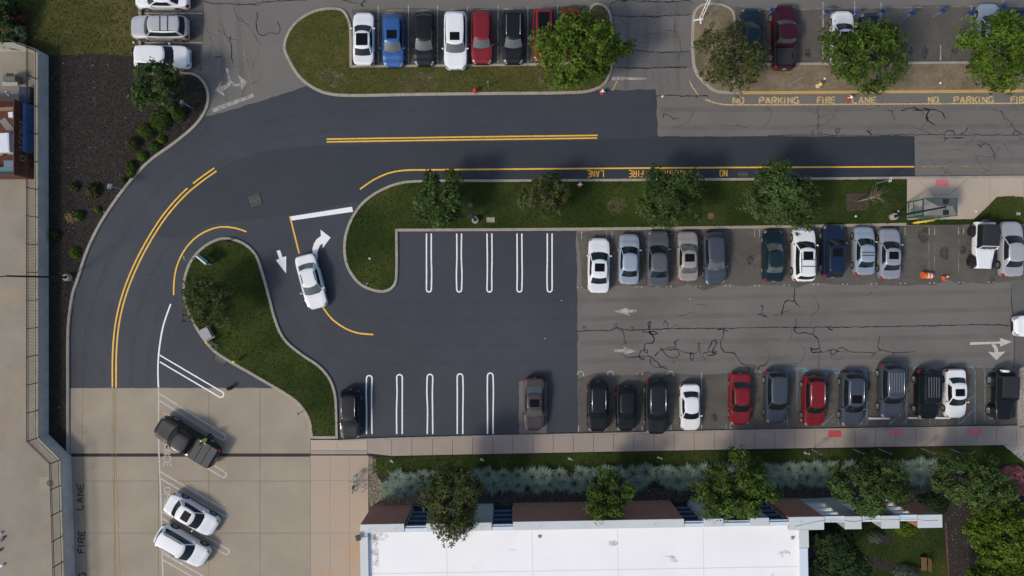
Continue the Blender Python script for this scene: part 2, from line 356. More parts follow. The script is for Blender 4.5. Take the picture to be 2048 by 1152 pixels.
# upper-left lawn, mulch bed, yard
lawnTL = struct('lawn', PP([(-300, -300), (286, -300), (286, 92), (283, 114), (240, 112), (190, 109), (150, 111), (102, 110), (102, 104), (66, 90), (-300, 90)]), 0.125, M_grass2)
struct('bare_patch', sp([(200, 55), (212, 48), (220, 60), (210, 76), (202, 70)], True), 0.131, M_baredirt, parent=lawnTL)
struct('bare_patch', sp([(25, 25), (48, 18), (52, 45), (40, 60), (28, 50)], True), 0.131, M_baredirt, parent=lawnTL)
bedE_px = [(285, 90), (285, 146), (352, 147), (386, 148), (406, 162), (417, 184), (417, 208), (407, 231), (388, 254), (351, 285), (304, 319), (273, 349), (237, 394), (202, 447), (177, 498), (156, 561), (148, 585), (140, 637), (138, 676), (138, 908), (98, 868), (98, 108), (150, 110.5), (190, 108), (240, 111)]
bedE = struct('mulch_bed', PP(bedE_px), 0.12, M_mulch)
yard = struct('yard_paving', PP([(-400, 92), (61, 98), (99, 113), (99, 869), (143, 914), (151, 1160), (170, 1700), (-400, 1700)]), 0.0, M_conc_yard)

# concrete slabs
def slab(pxs, m, parent, z=0.02, gap=0.012):
    w = [Vector((p.x, p.y)) for p in PP(pxs)]
    if area2(w) < 0: w = w[::-1]
    w = inset_poly(w, gap); 
    return MB().prism(w, -0.05, z + random.uniform(-0.0015, 0.0015)).build('slab', m, parent)
random.seed(3)
lotL = struct('concrete_lot', PP([(140, 776), (620, 776), (736, 905), (740, 1700), (150, 1700), (142, 905)]), 0.001, M_joint)
ys = [776, 907]; xs = [141, 229, 317, 418, 520, 621]
ISL_EDGE = lambda y: 622
for i in range(5):
    x0, x1 = xs[i], xs[i+1]
    slab([(x0, 776), (x1, 776), (x1, 907), (x0, 907)], M_conc, lotL)
ys = [913, 962, 1066, 1170, 1274, 1400]
for j in range(5):
    for i in range(5):
        x0, x1 = xs[i], xs[i+1]
        slab([(x0, ys[j]), (x1, ys[j]), (x1, ys[j+1]), (x0, ys[j+1])], M_conc, lotL)
xs = [621, 660, 699, 737]
ys = [911, 961, 1066, 1170, 1300]
for j in range(len(ys)-1):
    for i in range(3): slab([(xs[i], ys[j]), (xs[i+1], ys[j]), (xs[i+1], ys[j+1]), (xs[i], ys[j+1])], M_concp, lotL, gap=.007)
walk = struct('sidewalk', PP([(622, 879), (735, 876), (1040, 868), (1500, 858), (2060, 849), (2300, 845), (2300, 884), (2010, 889), (1536, 897), (1024, 906), (740, 912), (622, 908)]), 0.004, M_joint)
def ytop(x): return np.interp(x, [622, 735, 1040, 1500, 2036, 2300], [881, 879, 871.5, 861.5, 853.5, 849])
def ybot(x): return np.interp(x, [735, 745, 1024, 1536, 2010, 2300], [906, 912, 906.5, 897, 889.5, 884])
slab([(622, 879), (675, 879), (675, 900), (622, 900)], M_walkb, walk, 0.14); slab([(675, 879), (735, 879), (735, 900), (675, 900)], M_walkb, walk, 0.14)
slab([(622, 900), (735, 900), (735, 908), (622, 908)], M_walk, walk, 0.13)
xj = [735, 784, 824, 865] + [865 + 40.2*i for i in range(1, 34)]
for a, b_ in zip(xj, xj[1:]):
    slab([(a, ytop(a)), (b_, ytop(b_)), (b_, ybot(b_)), (a, ybot(a))], M_walk, walk, 0.14, 0.016)
kerb('kerb', [(678, 879, 'c'), (735, 876), (1040, 868.5), (1500, 858.5), (2036, 850.5), (2036, 850.5)][:5], False, side=-1, w=0.14, h=0.148)
plaza = struct('shelter_plaza', PP([(1811, 358), (2060, 356), (2300, 354), (2300, 440), (2060, 445), (1811, 443)]), 0.128, M_joint)
plz = [[(1812, 357.5), (1832, 357.5), (1866, 389), (1866, 440), (1812, 440)], [(1832, 357.5), (1935, 356.5), (1897, 389), (1866, 389)], [(1866, 389), (1897, 389), (1935, 356.5), (1978, 356.2), (1978, 410), (1945, 440), (1866, 440)],
       [(1978, 356.2), (2044, 355.5), (2044, 394), (1992, 394), (1978, 408)], [(2044, 355.5), (2120, 355), (2120, 420), (2055, 420), (2044, 394)]]
for q in plz: slab(q, M_walkb, plaza, 0.145, 0.012)
lawnP = struct('lawn', sp([(1943, 441, 'c'), (1985, 402), (1996, 394), (2034, 394), (2046, 402), (2052, 441, 'c')], True), 0.15, M_grass)
stripP = struct('lawn', PP([(1811, 440), (1945, 438.5), (2400, 434), (2400, 444), (1811, 451)]), 0.152, M_grass)
# tactile pads
def pad(name, x0, y0, x1, y1, c, parent, z):
    w = [Vector((p.x, p.y)) for p in PP([(x0, y1), (x1, y1), (x1, y0), (x0, y0)])]
    o = MB().prism(w, z-0.03, z); 
    a, b_ = w[0], w[2]
    for i in range(7):
        for j in range(4):
            o.lathe([(0.028, 0), (0.022, 0.008), (0.0, 0.009)], 6, (a.x + (b_.x-a.x)*(i+.5)/7, a.y + (b_.y-a.y)*(j+.5)/4, z))
    return o.build(name, c, parent)
M_pink = mat('faded_pink_tile', (0.52, 0.14, 0.17), 0.8, (0.56, 0.20, 0.22), 2.0, 5)
M_redt = mat('red_tile', (0.48, 0.06, 0.05), 0.8, (0.42, 0.07, 0.06), 2.0, 5)
pad('tactile_pad', 1869, 359.5, 1895, 373.5, M_pink, plaza, 0.152)
pad('tactile_pad', 1655, 860.5, 1681, 873.5, M_redt, walk, 0.148); pad('tactile_pad', 1778, 858.5, 1804, 872, M_pink, walk, 0.148); pad('tactile_pad', 1932, 856, 1960, 870, M_pink, walk, 0.148)

# bed in front of the building and garden behind it
stripF = struct('lawn', PP([(746, 914), (1024, 908), (1536, 898.5), (2005, 891), (2048, 925), (2060, 935), (1990, 932), (1940, 921), (1800, 923), (1536, 932), (1200, 940), (1000, 945), (745, 948)]), 0.11, M_grass)
bedF = struct('planting_bed', PP([(738, 910), (1024, 904), (1536, 895), (2300, 880), (2300, 1300), (1600, 1300), (1590, 1000), (738, 1016)]), 0.07, M_mulch)
gravF = struct('gravel_strip', PP([(738, 912), (750, 914), (750, 950), (770, 978), (1000, 984), (1300, 978), (1560, 972), (1860, 962), (1868, 985), (1560, 1002), (1000, 1013), (738, 1018)]), 0.085, M_gravel)
court = struct('lawn', PP([(1650, 1052), (1884, 1040), (1893, 1152), (1895, 1400), (1640, 1400)]), 0.10, M_grass)
struct('mulch_path', sp([(1640, 1110), (1720, 1108), (1780, 1122), (1838, 1140), (1842, 1152), (1800, 1150), (1750, 1138), (1700, 1132), (1640, 1140)], True, 0.5), 0.106, M_mulch, parent=court)
struct('mulch_ring', sp([(1740, 1066), (1765, 1064), (1785, 1075), (1787, 1086), (1760, 1089), (1738, 1086)], True, 0.4), 0.106, M_mulch, parent=court)

# ------------------------------------------------------------------ painted markings and crack sealant (parts of the paving)
ZM = 0.016
def line(road, name, pxpts, w, m, z=ZM, smooth=True, wob=0.06, step=0.5):
    pts = sp(pxpts, False, step) if smooth else resample([Vector((p.x, p.y)) for p in PP(pxpts)], step)
    return MB().add(*ribbon(pts, w, z, wob)).build(name, m, road)
def fill(road, name, pxpts, m, z=ZM):
    return struct(name, PP(pxpts), z, m, parent=road)
def offs(pxpts, d):
    """parallel pixel path"""
    v = [Vector(p[:2]) for p in pxpts]; return [tuple(a + n*d) for a, n in zip(v, normals2(v, False))]
def hairpin(road, xa, xb, y0, y1, w, m, wob=0.1, jit=0.8):
    """two parallel lines joined by a round end at y1"""
    s = 1 if y1 > y0 else -1; r = (xb-xa)/2; j = lambda: random.uniform(-jit, jit)
    pts = [(xa, y0), (xa + j(), y0 + (y1-y0)*0.4), (xa + j(), y0 + (y1-y0)*0.7), (xa, y1 - s*r)]
    pts += [(xa + r - r*math.cos(t), y1 - s*r + s*r*math.sin(t)) for t in (0.5, 1.05, 1.57, 2.1, 2.64)]
    pts += [(xb, y1 - s*r), (xb + j(), y0 + (y1-y0)*0.7), (xb + j(), y0 + (y1-y0)*0.4), (xb, y0)]
    return line(road, 'stall_line', pts, w, m, wob=wob*0.5, step=0.12)
random.seed(11)
for xa in (853, 913.5, 974, 1034, 1094.5): hairpin(new_road, xa, xa+9.6, 467, 584, 0.115, M_white)
for xa, yt in ((733, 751), (793.5, 749), (854.5, 748.5), (914.5, 747.5), (975, 746)): hairpin(new_road, xa, xa+11, 868, yt, 0.115, M_white)
# double yellow bend
BEND = [(431, 339), (400, 361), (367, 389), (331, 430), (300, 477), (272, 530), (250, 585), (236, 640), (229.5, 700), (228.5, 775)]
bw = [tuple(p) for p in resample(sp(BEND, False, 0.3), 0.2)]
inner = [(p[0]*S+1024, 576-p[1]*S) for p in bw]
line(new_road, 'lane_line', offs(inner, -3.7), 0.13, M_yel); line(new_road, 'lane_line', offs(inner[:15], 3.7), 0.13, M_yel); line(new_road, 'lane_line', offs(inner[18:], 3.7), 0.13, M_yel)
line(new_road, 'lane_line', [(653.5, 278.3), (900, 274.5), (1195, 270.8)], 0.125, M_yel, smooth=False); line(new_road, 'lane_line', [(653.5, 283.8), (900, 280), (1194, 276.2)], 0.125, M_yel, smooth=False)
line(new_road, 'lane_line', [(720, 378.5), (745, 361), (775, 347), (805, 341), (835, 340), (1000, 338.5), (1400, 335.5), (1828, 333.5)], 0.13, M_yel)
line(new_road, 'lane_line', [(493, 463.5), (470, 456), (440, 454), (411, 463), (386, 480), (366, 505), (353, 535), (348, 565), (347.5, 590)], 0.13, M_yel)
line(new_road, 'lane_line', [(580, 433), (598.5, 507)], 0.13, M_yel, smooth=False); line(new_road, 'lane_line', [(643, 611), (665, 639), (693, 658), (718, 666.5), (747, 669)], 0.13, M_yel)
line(new_road, 'lane_line', [(341.5, 608), (327, 650), (319, 695), (316, 735), (317, 775)], 0.13, M_white)
fill(new_road, 'stop_bar', [(580.5, 433), (704, 413.5), (706.5, 423.5), (584, 441)], M_white, ZM+0.004)
zt = lambda pts: [(512 + a/4, 288 + b_/4) for a, b_ in pts]
fill(new_road, 'turn_arrow', zt([(497, 905), (457, 905), (452, 840), (462, 800), (482, 765), (520, 735), (516, 685), (597, 748), (535, 832), (533, 796), (512, 810), (497, 845), (491, 880)]), M_white)
fill(new_road, 'straight_arrow', zt([(165, 855), (193, 848), (212, 906), (242, 898), (241, 1035), (160, 930), (186, 917)]), M_white)
# angled stalls: double lines with a round end
def angled(road, x0, y0, x1, y1, gap, w, m, cut=None):
    a = Vector((x0, y0)); b_ = Vector((x1, y1)); d = (b_-a).normalized(); n = Vector((-d.y, d.x)); c = n*gap/2
    A1, A2 = a + c, a - c; shift = 0.5*gap*0.62
    pts = [tuple(a - c - d*shift)] + [tuple(b_ - c)] + [tuple(b_ + (-c)*math.cos(t) + d*(gap/2)*math.sin(t)) for t in (0.5, 1.05, 1.57, 2.1, 2.64)] + [tuple(b_ + c), tuple(a + c + d*shift)]
    v = [Vector((p.x, p.y)) for p in PP(pts)]; pts = resample(v, 0.15)
    return MB().add(*ribbon(pts, w, 0.026, 0.06)).build('stall_line', m, road)
for q in ((320, 717, 442, 789), (319, 794, 446, 874), (320, 871, 447, 949), (322, 950.5, 450, 1026), (325, 1030, 453, 1103), (326, 1113, 430, 1172)):
    angled(lotL, *q, 11.5, 0.11, M_white if q[1] < 720 else M_wmid)
line(lotL, 'lane_line', [(317.5, 777), (318, 900), (322, 1000), (326, 1152), (329, 1250)], 0.12, M_wmid, 0.026, wob=0.1)
line(lotL, 'lane_line', [(165, 777), (165, 900), (168, 1000), (173, 1152), (176, 1250)], 0.10, M_yfaint, 0.026)
for d in (-3.4, 3.4): line(lotL, 'lane_line', [(229+d, 777), (228+d, 900), (232+d, 1010), (237+d, 1152), (240+d, 1250)], 0.10, M_yfaint, 0.026)
line(lotL, 'expansion_joint', [(142, 911), (400, 909.5), (735, 908.5)], 0.10, M_joint, 0.0225, smooth=False)
line(new_road, 'faint_old_line', [(420, 255), (330, 335), (262, 425), (215, 520), (190, 590), (170, 660), (164, 776)], 0.10, M_sealf, 0.0125)
# weathered lot markings
for x in (756.5, 817, 875, 935, 996, 1055.5, 1115): line(old_lot, 'stall_line', [(x, 11), (x, 128)], 0.10, M_wworn, 0.012, smooth=False)
line(old_lot, 'stall_line', [(757, 21.5), (1115, 17)], 0.10, M_wfaint, 0.014, smooth=False)
for x, y0, y1 in ((1646, 5, 121), (1709, 3, 60), (1762, 5, 40), (1823, 20, 30), (1881, 90, 121), (1943, 10, 100), (2006, 0, 60)): line(old_lot, 'stall_line', [(x, y0), (x, y1)], 0.10, M_wworn, 0.012, smooth=False)
line(old_lot, 'stall_line', [(1480, 20), (2300, 8)], 0.10, M_wfaint, 0.014, smooth=False)
for y in (27, 85.5): line(old_lot, 'stall_line', [(288, y), (405, y)], 0.10, M_wworn, 0.012, smooth=False)
fill(old_lot, 'stop_bar', [(1224, 153.5), (1293, 155.5), (1293, 159.5), (1224, 160.5)], M_wworn, 0.012)
fill(old_lot, 'stop_bar', [(424, 217), (506, 187), (509, 193.5), (427, 225)], M_wworn, 0.012)
line(old_lot, 'lane_line', [(487, 92), (490, 120), (496, 145), (507, 190)], 0.09, M_yfaint, 0.012)
line(old_lot, 'lane_line', [(1234, 162), (1225, 181)], 0.09, M_yworn, 0.012); line(old_lot, 'lane_line', [(1379, 162), (1385, 174), (1396, 190)], 0.10, M_yworn, 0.012)
line(old_lot, 'lane_line', [(1410, 199), (1430, 206), (1455, 209.5), (1700, 208.5), (2048, 206.5), (2300, 205)], 0.11, M_yworn, 0.012)
line(old_lot, 'lane_line', [(1831, 333.5), (2048, 331.5), (2300, 330)], 0.09, M_yfaint, 0.012)
z1 = lambda pts: [(a/4, b_/4) for a, b_ in pts]
for p in ([(1803, 545), (1827, 545), (1845, 640), (1880, 672), (1928, 668), (1905, 600), (1980, 655), (1932, 722), (1928, 688), (1870, 690), (1832, 650)], [(1832, 640), (1855, 655), (1840, 690), (1785, 727), (1797, 768), (1720, 725), (1765, 647), (1770, 690), (1815, 675)]):
    fill(old_lot, 'turn_arrow', z1(p), M_wworn, 0.012 if len(p) > 10 else 0.015)
z7 = lambda pts: [(1024 + a/4, 576 + b_/4) for a, b_ in pts]; z8 = lambda pts: [(1536 + a/4, 576 + b_/4) for a, b_ in pts]
fill(old_lot, 'straight_arrow', z7([(820, 187), (935, 152), (925, 172), (998, 172), (998, 193), (930, 197), (945, 222)]), M_wworn, 0.012)
fill(old_lot, 'straight_arrow', z7([(1000, 505), (890, 467), (900, 490), (815, 490), (818, 512), (885, 512), (895, 532)]), M_wworn, 0.012)
fill(old_lot, 'straight_arrow', z8([(1615, 434), (1860, 428), (1852, 398), (1950, 430), (1855, 470), (1858, 445), (1615, 455)]), M_wmid, 0.012)
fill(old_lot, 'turn_arrow', z8([(1785, 452), (1815, 450), (1838, 480), (1840, 512), (1898, 508), (1826, 577), (1760, 510), (1812, 515), (1808, 485)]), M_wmid, 0.015)
def dots(pts, r=0.055):
    for x, y in pts:
        q = P(x, y); MB().lathe([(r, 0.0), (r*0.9, 0.013), (0, 0.013)], 8, (q.x, q.y, 0)).build('paint_dot', M_wmid, old_lot)
dots([(1155, 575), (1164, 575), (1273, 574), (1283, 574), (1333, 573), (1342, 573), (1392, 572.5), (1401, 572), (1451, 572), (1460, 572), (1510, 571), (1519, 571), (1568, 570), (1578, 570), (1627, 569), (1637, 569), (1685.5, 568.5), (1695, 568.5), (1743, 567.5), (1753, 567.5), (1801, 566.5), (1810, 566.5), (1859, 566), (1868.5, 566), (1917.5, 565), (1927, 565), (1977, 564.5), (1987, 564.5), (1274, 748), (1284.5, 748), (1452, 745), (1461, 745), (1511, 744), (1520, 744), (1380, 598, ), (1123, 601), (1090, 677), (1328, 661)])
for x in (1163, 1213, 1224, 1509, 1519, 1800, 1810, 1858, 1869, 1917, 1927): line(old_lot, 'stall_line', [(x, 463 - (x-1150)*0.012), (x, 478 - (x-1150)*0.012)], 0.08, M_wworn, 0.012, smooth=False)
for x in (1858, 1869, 1917): line(old_lot, 'stall_line', [(x, 480), (x, 545)], 0.07, M_wfaint, 0.012, smooth=False)
for xc in (1161, 1221, 1341): line(old_lot, 'stall_line', [(xc-6, 750), (xc-5, 745), (xc, 742.5), (xc+5, 745), (xc+6, 752)], 0.10, M_wworn, 0.012, step=0.1)
for x, y0, y1 in ((1403, 745, 790), (1403, 835, 858), (1342, 850, 860), (1452, 848, 858), (1461, 848, 858), (1284, 852, 862), (1157, 852, 864)): line(old_lot, 'stall_line', [(x, y0), (x, y1)], 0.09, M_wworn, 0.012, smooth=False)
for x, y0, y1 in ((1574.5, 737, 852), (1594, 737, 820), (1677, 815, 852), (1646, 835, 851), (1733.5, 735, 850), (1724, 830, 850), (1780, 832, 850), (1813, 735, 848), (1859.5, 836, 848), (1870, 836, 848), (1950, 740, 848), (1969.5, 738, 840), (1918, 836, 848)):
    line(old_lot, 'stall_line', [(x, y0), (x, y1)], 0.10, M_blue, 0.012, smooth=False)
for a in ([(1575, 736.5), (1623, 737)], [(1930, 732.5), (1943, 733), (1950, 742)], [(1955, 732.5), (1966, 734), (1969.5, 742)], [(1918, 848), (1950, 817)], [(1780, 848), (1796, 832)], [(1646, 850), (1668, 828)], [(1935, 800), (1950, 792)], [(1806, 848), (1813, 838)]): line(old_lot, 'stall_line', a, 0.10, M_blue, 0.012)
for xc, yc in ((1612, 745), (1650, 741), (1672, 740), (1703, 740), (1729, 739), (1833, 738), (1865, 737), (1987, 738)):
    line(old_lot, 'access_symbol', [(xc-7, yc+2), (xc-4, yc-3), (xc, yc-4.5), (xc+4, yc-3), (xc+6.5, yc+3), (xc+2, yc+7), (xc-3, yc+6)], 0.12, M_blue, 0.012, step=0.1)
    line(old_lot, 'access_symbol', [(xc-4, yc+3), (xc+1, yc+3), (xc+1, yc+16)], 0.10, M_blue, 0.015, step=0.2)
# sealed cracks
def cracks(road, z, m, w, lst, amp=0.10):
    for pts in lst:
        v = sp(pts, False, 0.22); v = [p + Vector((random.gauss(0, 1), random.gauss(0, 1)))*amp*0.4 for p in v]
        MB().add(*ribbon(v, w*random.uniform(.65, 1.25), z, 0.5)).build('crack_seal', m, road)
C7 = lambda *p: z7(p); C8 = lambda *p: z8(p)
T4 = lambda *p: [(1536 + a/4, b_/4) for a, b_ in p]; T3 = lambda *p: [(1024 + a/4, b_/4) for a, b_ in p]; T1 = lambda *p: [(a/4, b_/4) for a, b_ in p]; T2 = lambda *p: [(512 + a/4, b_/4) for a, b_ in p]; T6 = lambda *p: [(1536 + a/4, 288 + b_/4) for a, b_ in p]
random.seed(5)
cracks(old_lot, 0.010, M_seal, 0.075, [
  C7((522, 342), (640, 340), (780, 340), (840, 318), (900, 335), (1100, 332), (1300, 325), (1700, 322), (2048, 316)), C8((0, 314), (400, 316), (800, 312), (1200, 303), (1500, 298), (1760, 293), (1950, 303)),
  C7((565, 325), (570, 305), (585, 308), (582, 335)), C7((820, 320), (822, 290), (842, 290), (835, 320), (885, 345), (898, 390), (893, 430), (908, 442), (915, 420)), C7((950, 332), (955, 312), (968, 315), (965, 335)),
  C7((1095, 330), (1088, 280), (1105, 272), (1103, 325)), C7((1208, 290), (1225, 265), (1242, 280), (1250, 322)), C7((1040, 345), (1090, 352), (1140, 348), (1165, 362), (1110, 370), (1092, 345)),
  C7((1100, 345), (1130, 390), (1125, 440), (1070, 445), (1060, 510), (1085, 520), (1078, 495), (1030, 505), (1020, 560), (1050, 575), (1055, 560)), C7((880, 520), (910, 550), (1000, 552), (1100, 550), (1160, 590), (1180, 620), (1245, 650)),
  C7((1110, 560), (1108, 610), (1140, 632), (1230, 630)), C7((1190, 475), (1190, 490), (1290, 470), (1330, 490), (1380, 515), (1480, 510), (1490, 440), (1505, 445), (1508, 530), (1545, 560), (1530, 580)), C7((1335, 408), (1305, 435), (1310, 470)),
  C7((1140, 545), (1200, 500), (1240, 545), (1325, 555), (1328, 500), (1200, 498)), C7((1280, 595), (1290, 605), (1298, 578)), C7((1425, 515), (1440, 580), (1455, 545), (1430, 515)), C7((1570, 500), (1600, 430), (1630, 412), (1635, 440), (1605, 520), (1640, 525), (1560, 540)), C7((1525, 525), (1570, 515), (1640, 510)),
  C7((1640, 335), (1690, 328), (1725, 345)), C7((1698, 325), (1685, 400), (1665, 435), (1700, 510), (1780, 525), (1830, 600), (1890, 630), (1895, 675)), C7((1890, 615), (1940, 620), (1970, 648), (1985, 622), (2020, 622), (2048, 578)),
  C7((1990, 140), (2005, 145), (2000, 200), (2030, 232), (1972, 208)), C8((215, 0), (212, 100), (262, 158)), C8((212, 105), (140, 108), (108, 220)), C8((222, 245), (220, 310), (210, 340), (240, 362), (300, 352), (350, 372), (372, 322)),
  C8((355, 365), (400, 410), (425, 510), (490, 500), (520, 490), (550, 505), (505, 530), (500, 490)), C8((425, 510), (350, 515), (342, 480), (380, 490), (410, 475)), C8((405, 520), (410, 590), (400, 650)), C8((560, 480), (600, 475), (635, 505), (780, 515), (860, 520), (900, 495), (1000, 515), (1160, 512), (1178, 500)), C8((550, 500), (590, 512), (635, 490)),
  C8((895, 385), (880, 480), (910, 500)), C8((860, 520), (820, 550)), C8((1000, 515), (1010, 545)), C8((1945, 0), (1950, 120), (1962, 300), (1968, 460), (1965, 650)), C8((480, 320), (510, 335), (520, 325)),
  T4((390, 900), (405, 920), (400, 1000), (405, 1060), (440, 1075), (415, 1050)), T4((550, 1075), (545, 1040), (565, 1025), (575, 1045), (555, 1070)), T4((350, 1075), (355, 1050), (368, 1040)), T4((790, 1040), (815, 1060), (830, 1080)), T4((830, 1035), (795, 1060)),
  T4((0, 1085), (250, 1078), (420, 1080), (800, 1083), (1170, 1078), (1500, 1080), (1960, 1082), (2048, 1078)), T4((955, 880), (995, 890), (1000, 920), (1022, 950)), T4((1068, 885), (1130, 865), (1180, 870), (1240, 885), (1300, 875), (1370, 890), (1410, 920), (1415, 955)), T4((1165, 850), (1200, 880), (1260, 865), (1290, 880), (1270, 930), (1300, 980), (1340, 1000)), T4((1280, 890), (1265, 940), (1275, 980)),
  T4((1865, 880), (1890, 950), (1930, 970), (1970, 1030), (2000, 1050), (2040, 1075)), T4((1412, 1130), (1412, 1060), (1480, 1045), (1495, 1072)), T4((1420, 1105), (1560, 1100)), T4((1540, 1075), (1575, 1055), (1600, 1018)), T4((1960, 1078), (1985, 1045), (2010, 1080)),
  T6((1680, 0), (1700, 25), (1720, 0), (1770, 8), (1800, 60), (1820, 115), (1808, 110)), T3((1210, 945), (1215, 915), (1245, 912), (1290, 952), (1340, 940)), T3((1150, 768), (1290, 762), (1420, 768), (1570, 768)),
  T3((800, 120), (800, 20), (1050, 12), (1250, 15), (1430, 8), (1455, 40)), T3((805, 125), (900, 130), (1100, 130), (1250, 125), (1400, 118), (1440, 112)), T3((840, 415), (940, 400), (1035, 408), (1200, 418), (1425, 412)), T3((845, 540), (1100, 545), (1250, 540), (1400, 540)),
  T3((1080, 132), (1130, 140), (1185, 130)), T3((875, 5), (895, 14), (910, 2)), T3((1040, 12), (1080, 0), (1110, 10), (1150, 18), (1165, 5)), T3((1225, 15), (1255, 20), (1290, 8)),
  T1((1630, 5), (1680, 25), (1850, 32), (2048, 35)), T1((1848, 290), (1840, 330), (1855, 380), (1850, 440), (1862, 510)), T1((1718, 470), (1745, 450), (1772, 458)), T2((0, 25), (160, 8), (400, 0)), T2((0, 95), (15, 120), (2, 180), (10, 250), (50, 285), (110, 262), (185, 268), (182, 190), (165, 168)),
  T2((690, 0), (815, 30)), T2((875, 0), (840, 40), (860, 55))], 0.06)
cracks(new_road, 0.011, M_sealf, 0.06, [
  [(262, 575), (256, 610), (246, 642), (264, 645), (262, 665), (290, 664)], [(213, 670), (216, 710), (205, 730), (200, 738)], [(344, 632), (334, 680), (333, 705)], [(345, 715), (352, 760), (340, 763)], [(512, 405), (545, 402), (580, 398)], [(820, 595), (860, 600), (948, 604), (962, 640)], [(725, 675), (738, 700), (745, 722), (735, 740)], [(890, 664), (1024, 666), (1155, 662)], [(690, 622), (730, 632), (745, 640)], [(772, 642), (772, 674), (720, 672)],
  [(550, 340), (580, 332), (585, 350), (553, 353), (550, 340)], [(370, 405), (385, 428), (352, 440), (330, 480)], [(260, 545), (300, 552), (330, 570)], [(440, 420), (450, 440), (445, 455)], [(530, 640), (570, 632), (585, 628)], [(800, 290), (803, 330), (805, 356)], [(655, 375), (665, 392), (640, 388)]], 0.06)
# dust, tyre tracks and drips worn into the paving
M_dust = mat('tyre_dust', (0.085, 0.085, 0.085), 0.9, alpha_noise=(0.7, 0.40, 0.75), alpha_max=0.30)
M_track = mat('tyre_track', (0.062, 0.060, 0.057), 0.85, alpha_noise=(0.35, 0.30, 0.75), alpha_max=0.17)
M_oil = mat('oil_drip', (0.035, 0.032, 0.030), 0.6, alpha_noise=(1.6, 0.38, 0.66), alpha_max=0.75)
random.seed(23)
def track(road, pts, m, z, w=.42, gap=19):
    for d in (-gap, gap): line(road, 'tyre_track', offs(pts, d*.95), w, m, z, wob=.12, step=.6)
track(new_road, [(1300, 232), (900, 236), (640, 244), (520, 268), (420, 318), (340, 380), (270, 470), (215, 580), (192, 680), (188, 775)], M_dust, .0098)
track(new_road, [(280, 770), (282, 700), (305, 600), (350, 500), (420, 410), (520, 352), (700, 316), (1000, 306), (1820, 300)], M_dust, .0099)
track(new_road, [(660, 470), (655, 540), (680, 600), (760, 620), (900, 622), (1150, 618)], M_dust, .0097)
track(new_road, [(560, 470), (575, 560), (620, 650), (700, 700), (900, 708), (1150, 706)], M_dust, .0098)
track(old_lot, [(1160, 620), (1500, 612), (2020, 600)], M_track, .0075); track(old_lot, [(1160, 704), (1500, 700), (2020, 690)], M_track, .0075); track(old_lot, [(1835, 305), (2060, 302), (2300, 300)], M_track, .0075); track(old_lot, [(1320, 238), (2060, 234), (2300, 232)], M_track, .0075)
track(old_lot, [(1275, -20), (1275, 100), (1270, 180)], M_track, .0075); track(old_lot, [(1335, -20), (1335, 100), (1340, 185)], M_track, .0076); track(old_lot, [(455, -40), (460, 80), (470, 200)], M_track, .0075)
for px, py, r_ in ((1420, 505, .5), (1340, 498, .35), (1428, 835, .45), (1735, 770, .6), (1790, 500, .4), (1890, 505, .7), (1850, 470, .8), (1925, 500, .5), (1616, 105, .5), (1850, 105, .6), (1910, 100, .5), (1790, 70, .4), (1100, 800, .3), (1500, 520, .5), (1440, 500, .3), (1820, 812, .3), (1655, 770, .3), (1985, 560, .4), (820, 90, .4), (1000, 85, .3)):
    q = P(px, py); MB().poly([(q.x + r_*math.cos(t)*random.uniform(.6, 1.1)*.7, q.y + r_*math.sin(t)*random.uniform(.6, 1.1), .0085) for t in np.linspace(0, 6.283, 13)[:-1]]).build('oil_stain', M_oil, old_lot)
# hairline cracks wander over the old lot
M_hair = mat('hairline_crack', (0.045, 0.043, 0.040), 0.9, alpha_noise=(1.0, 0.30, 0.60), alpha_max=0.8)
for k in range(64):
    x, y = random.choice(((random.uniform(1165, 2020), random.uniform(580, 735)), (random.uniform(1330, 2048), random.uniform(212, 270)), (random.uniform(1232, 1375), random.uniform(5, 175)), (random.uniform(410, 560), random.uniform(5, 175)), (random.uniform(1840, 2048), random.uniform(275, 345))))
    a = random.choice((0, 1.57, 0.2, 1.3)) + random.gauss(0, .25); pts = [(x, y)]
    for j in range(random.randint(4, 11)): a += random.gauss(0, .45); x += math.cos(a)*7; y += math.sin(a)*7; pts.append((x, y))
    if all(1160 < p[0] < 2060 or p[0] < 565 for p in pts): line(old_lot, 'hairline_crack', pts, random.uniform(.02, .045), M_hair, .0092, wob=.5, step=.25)
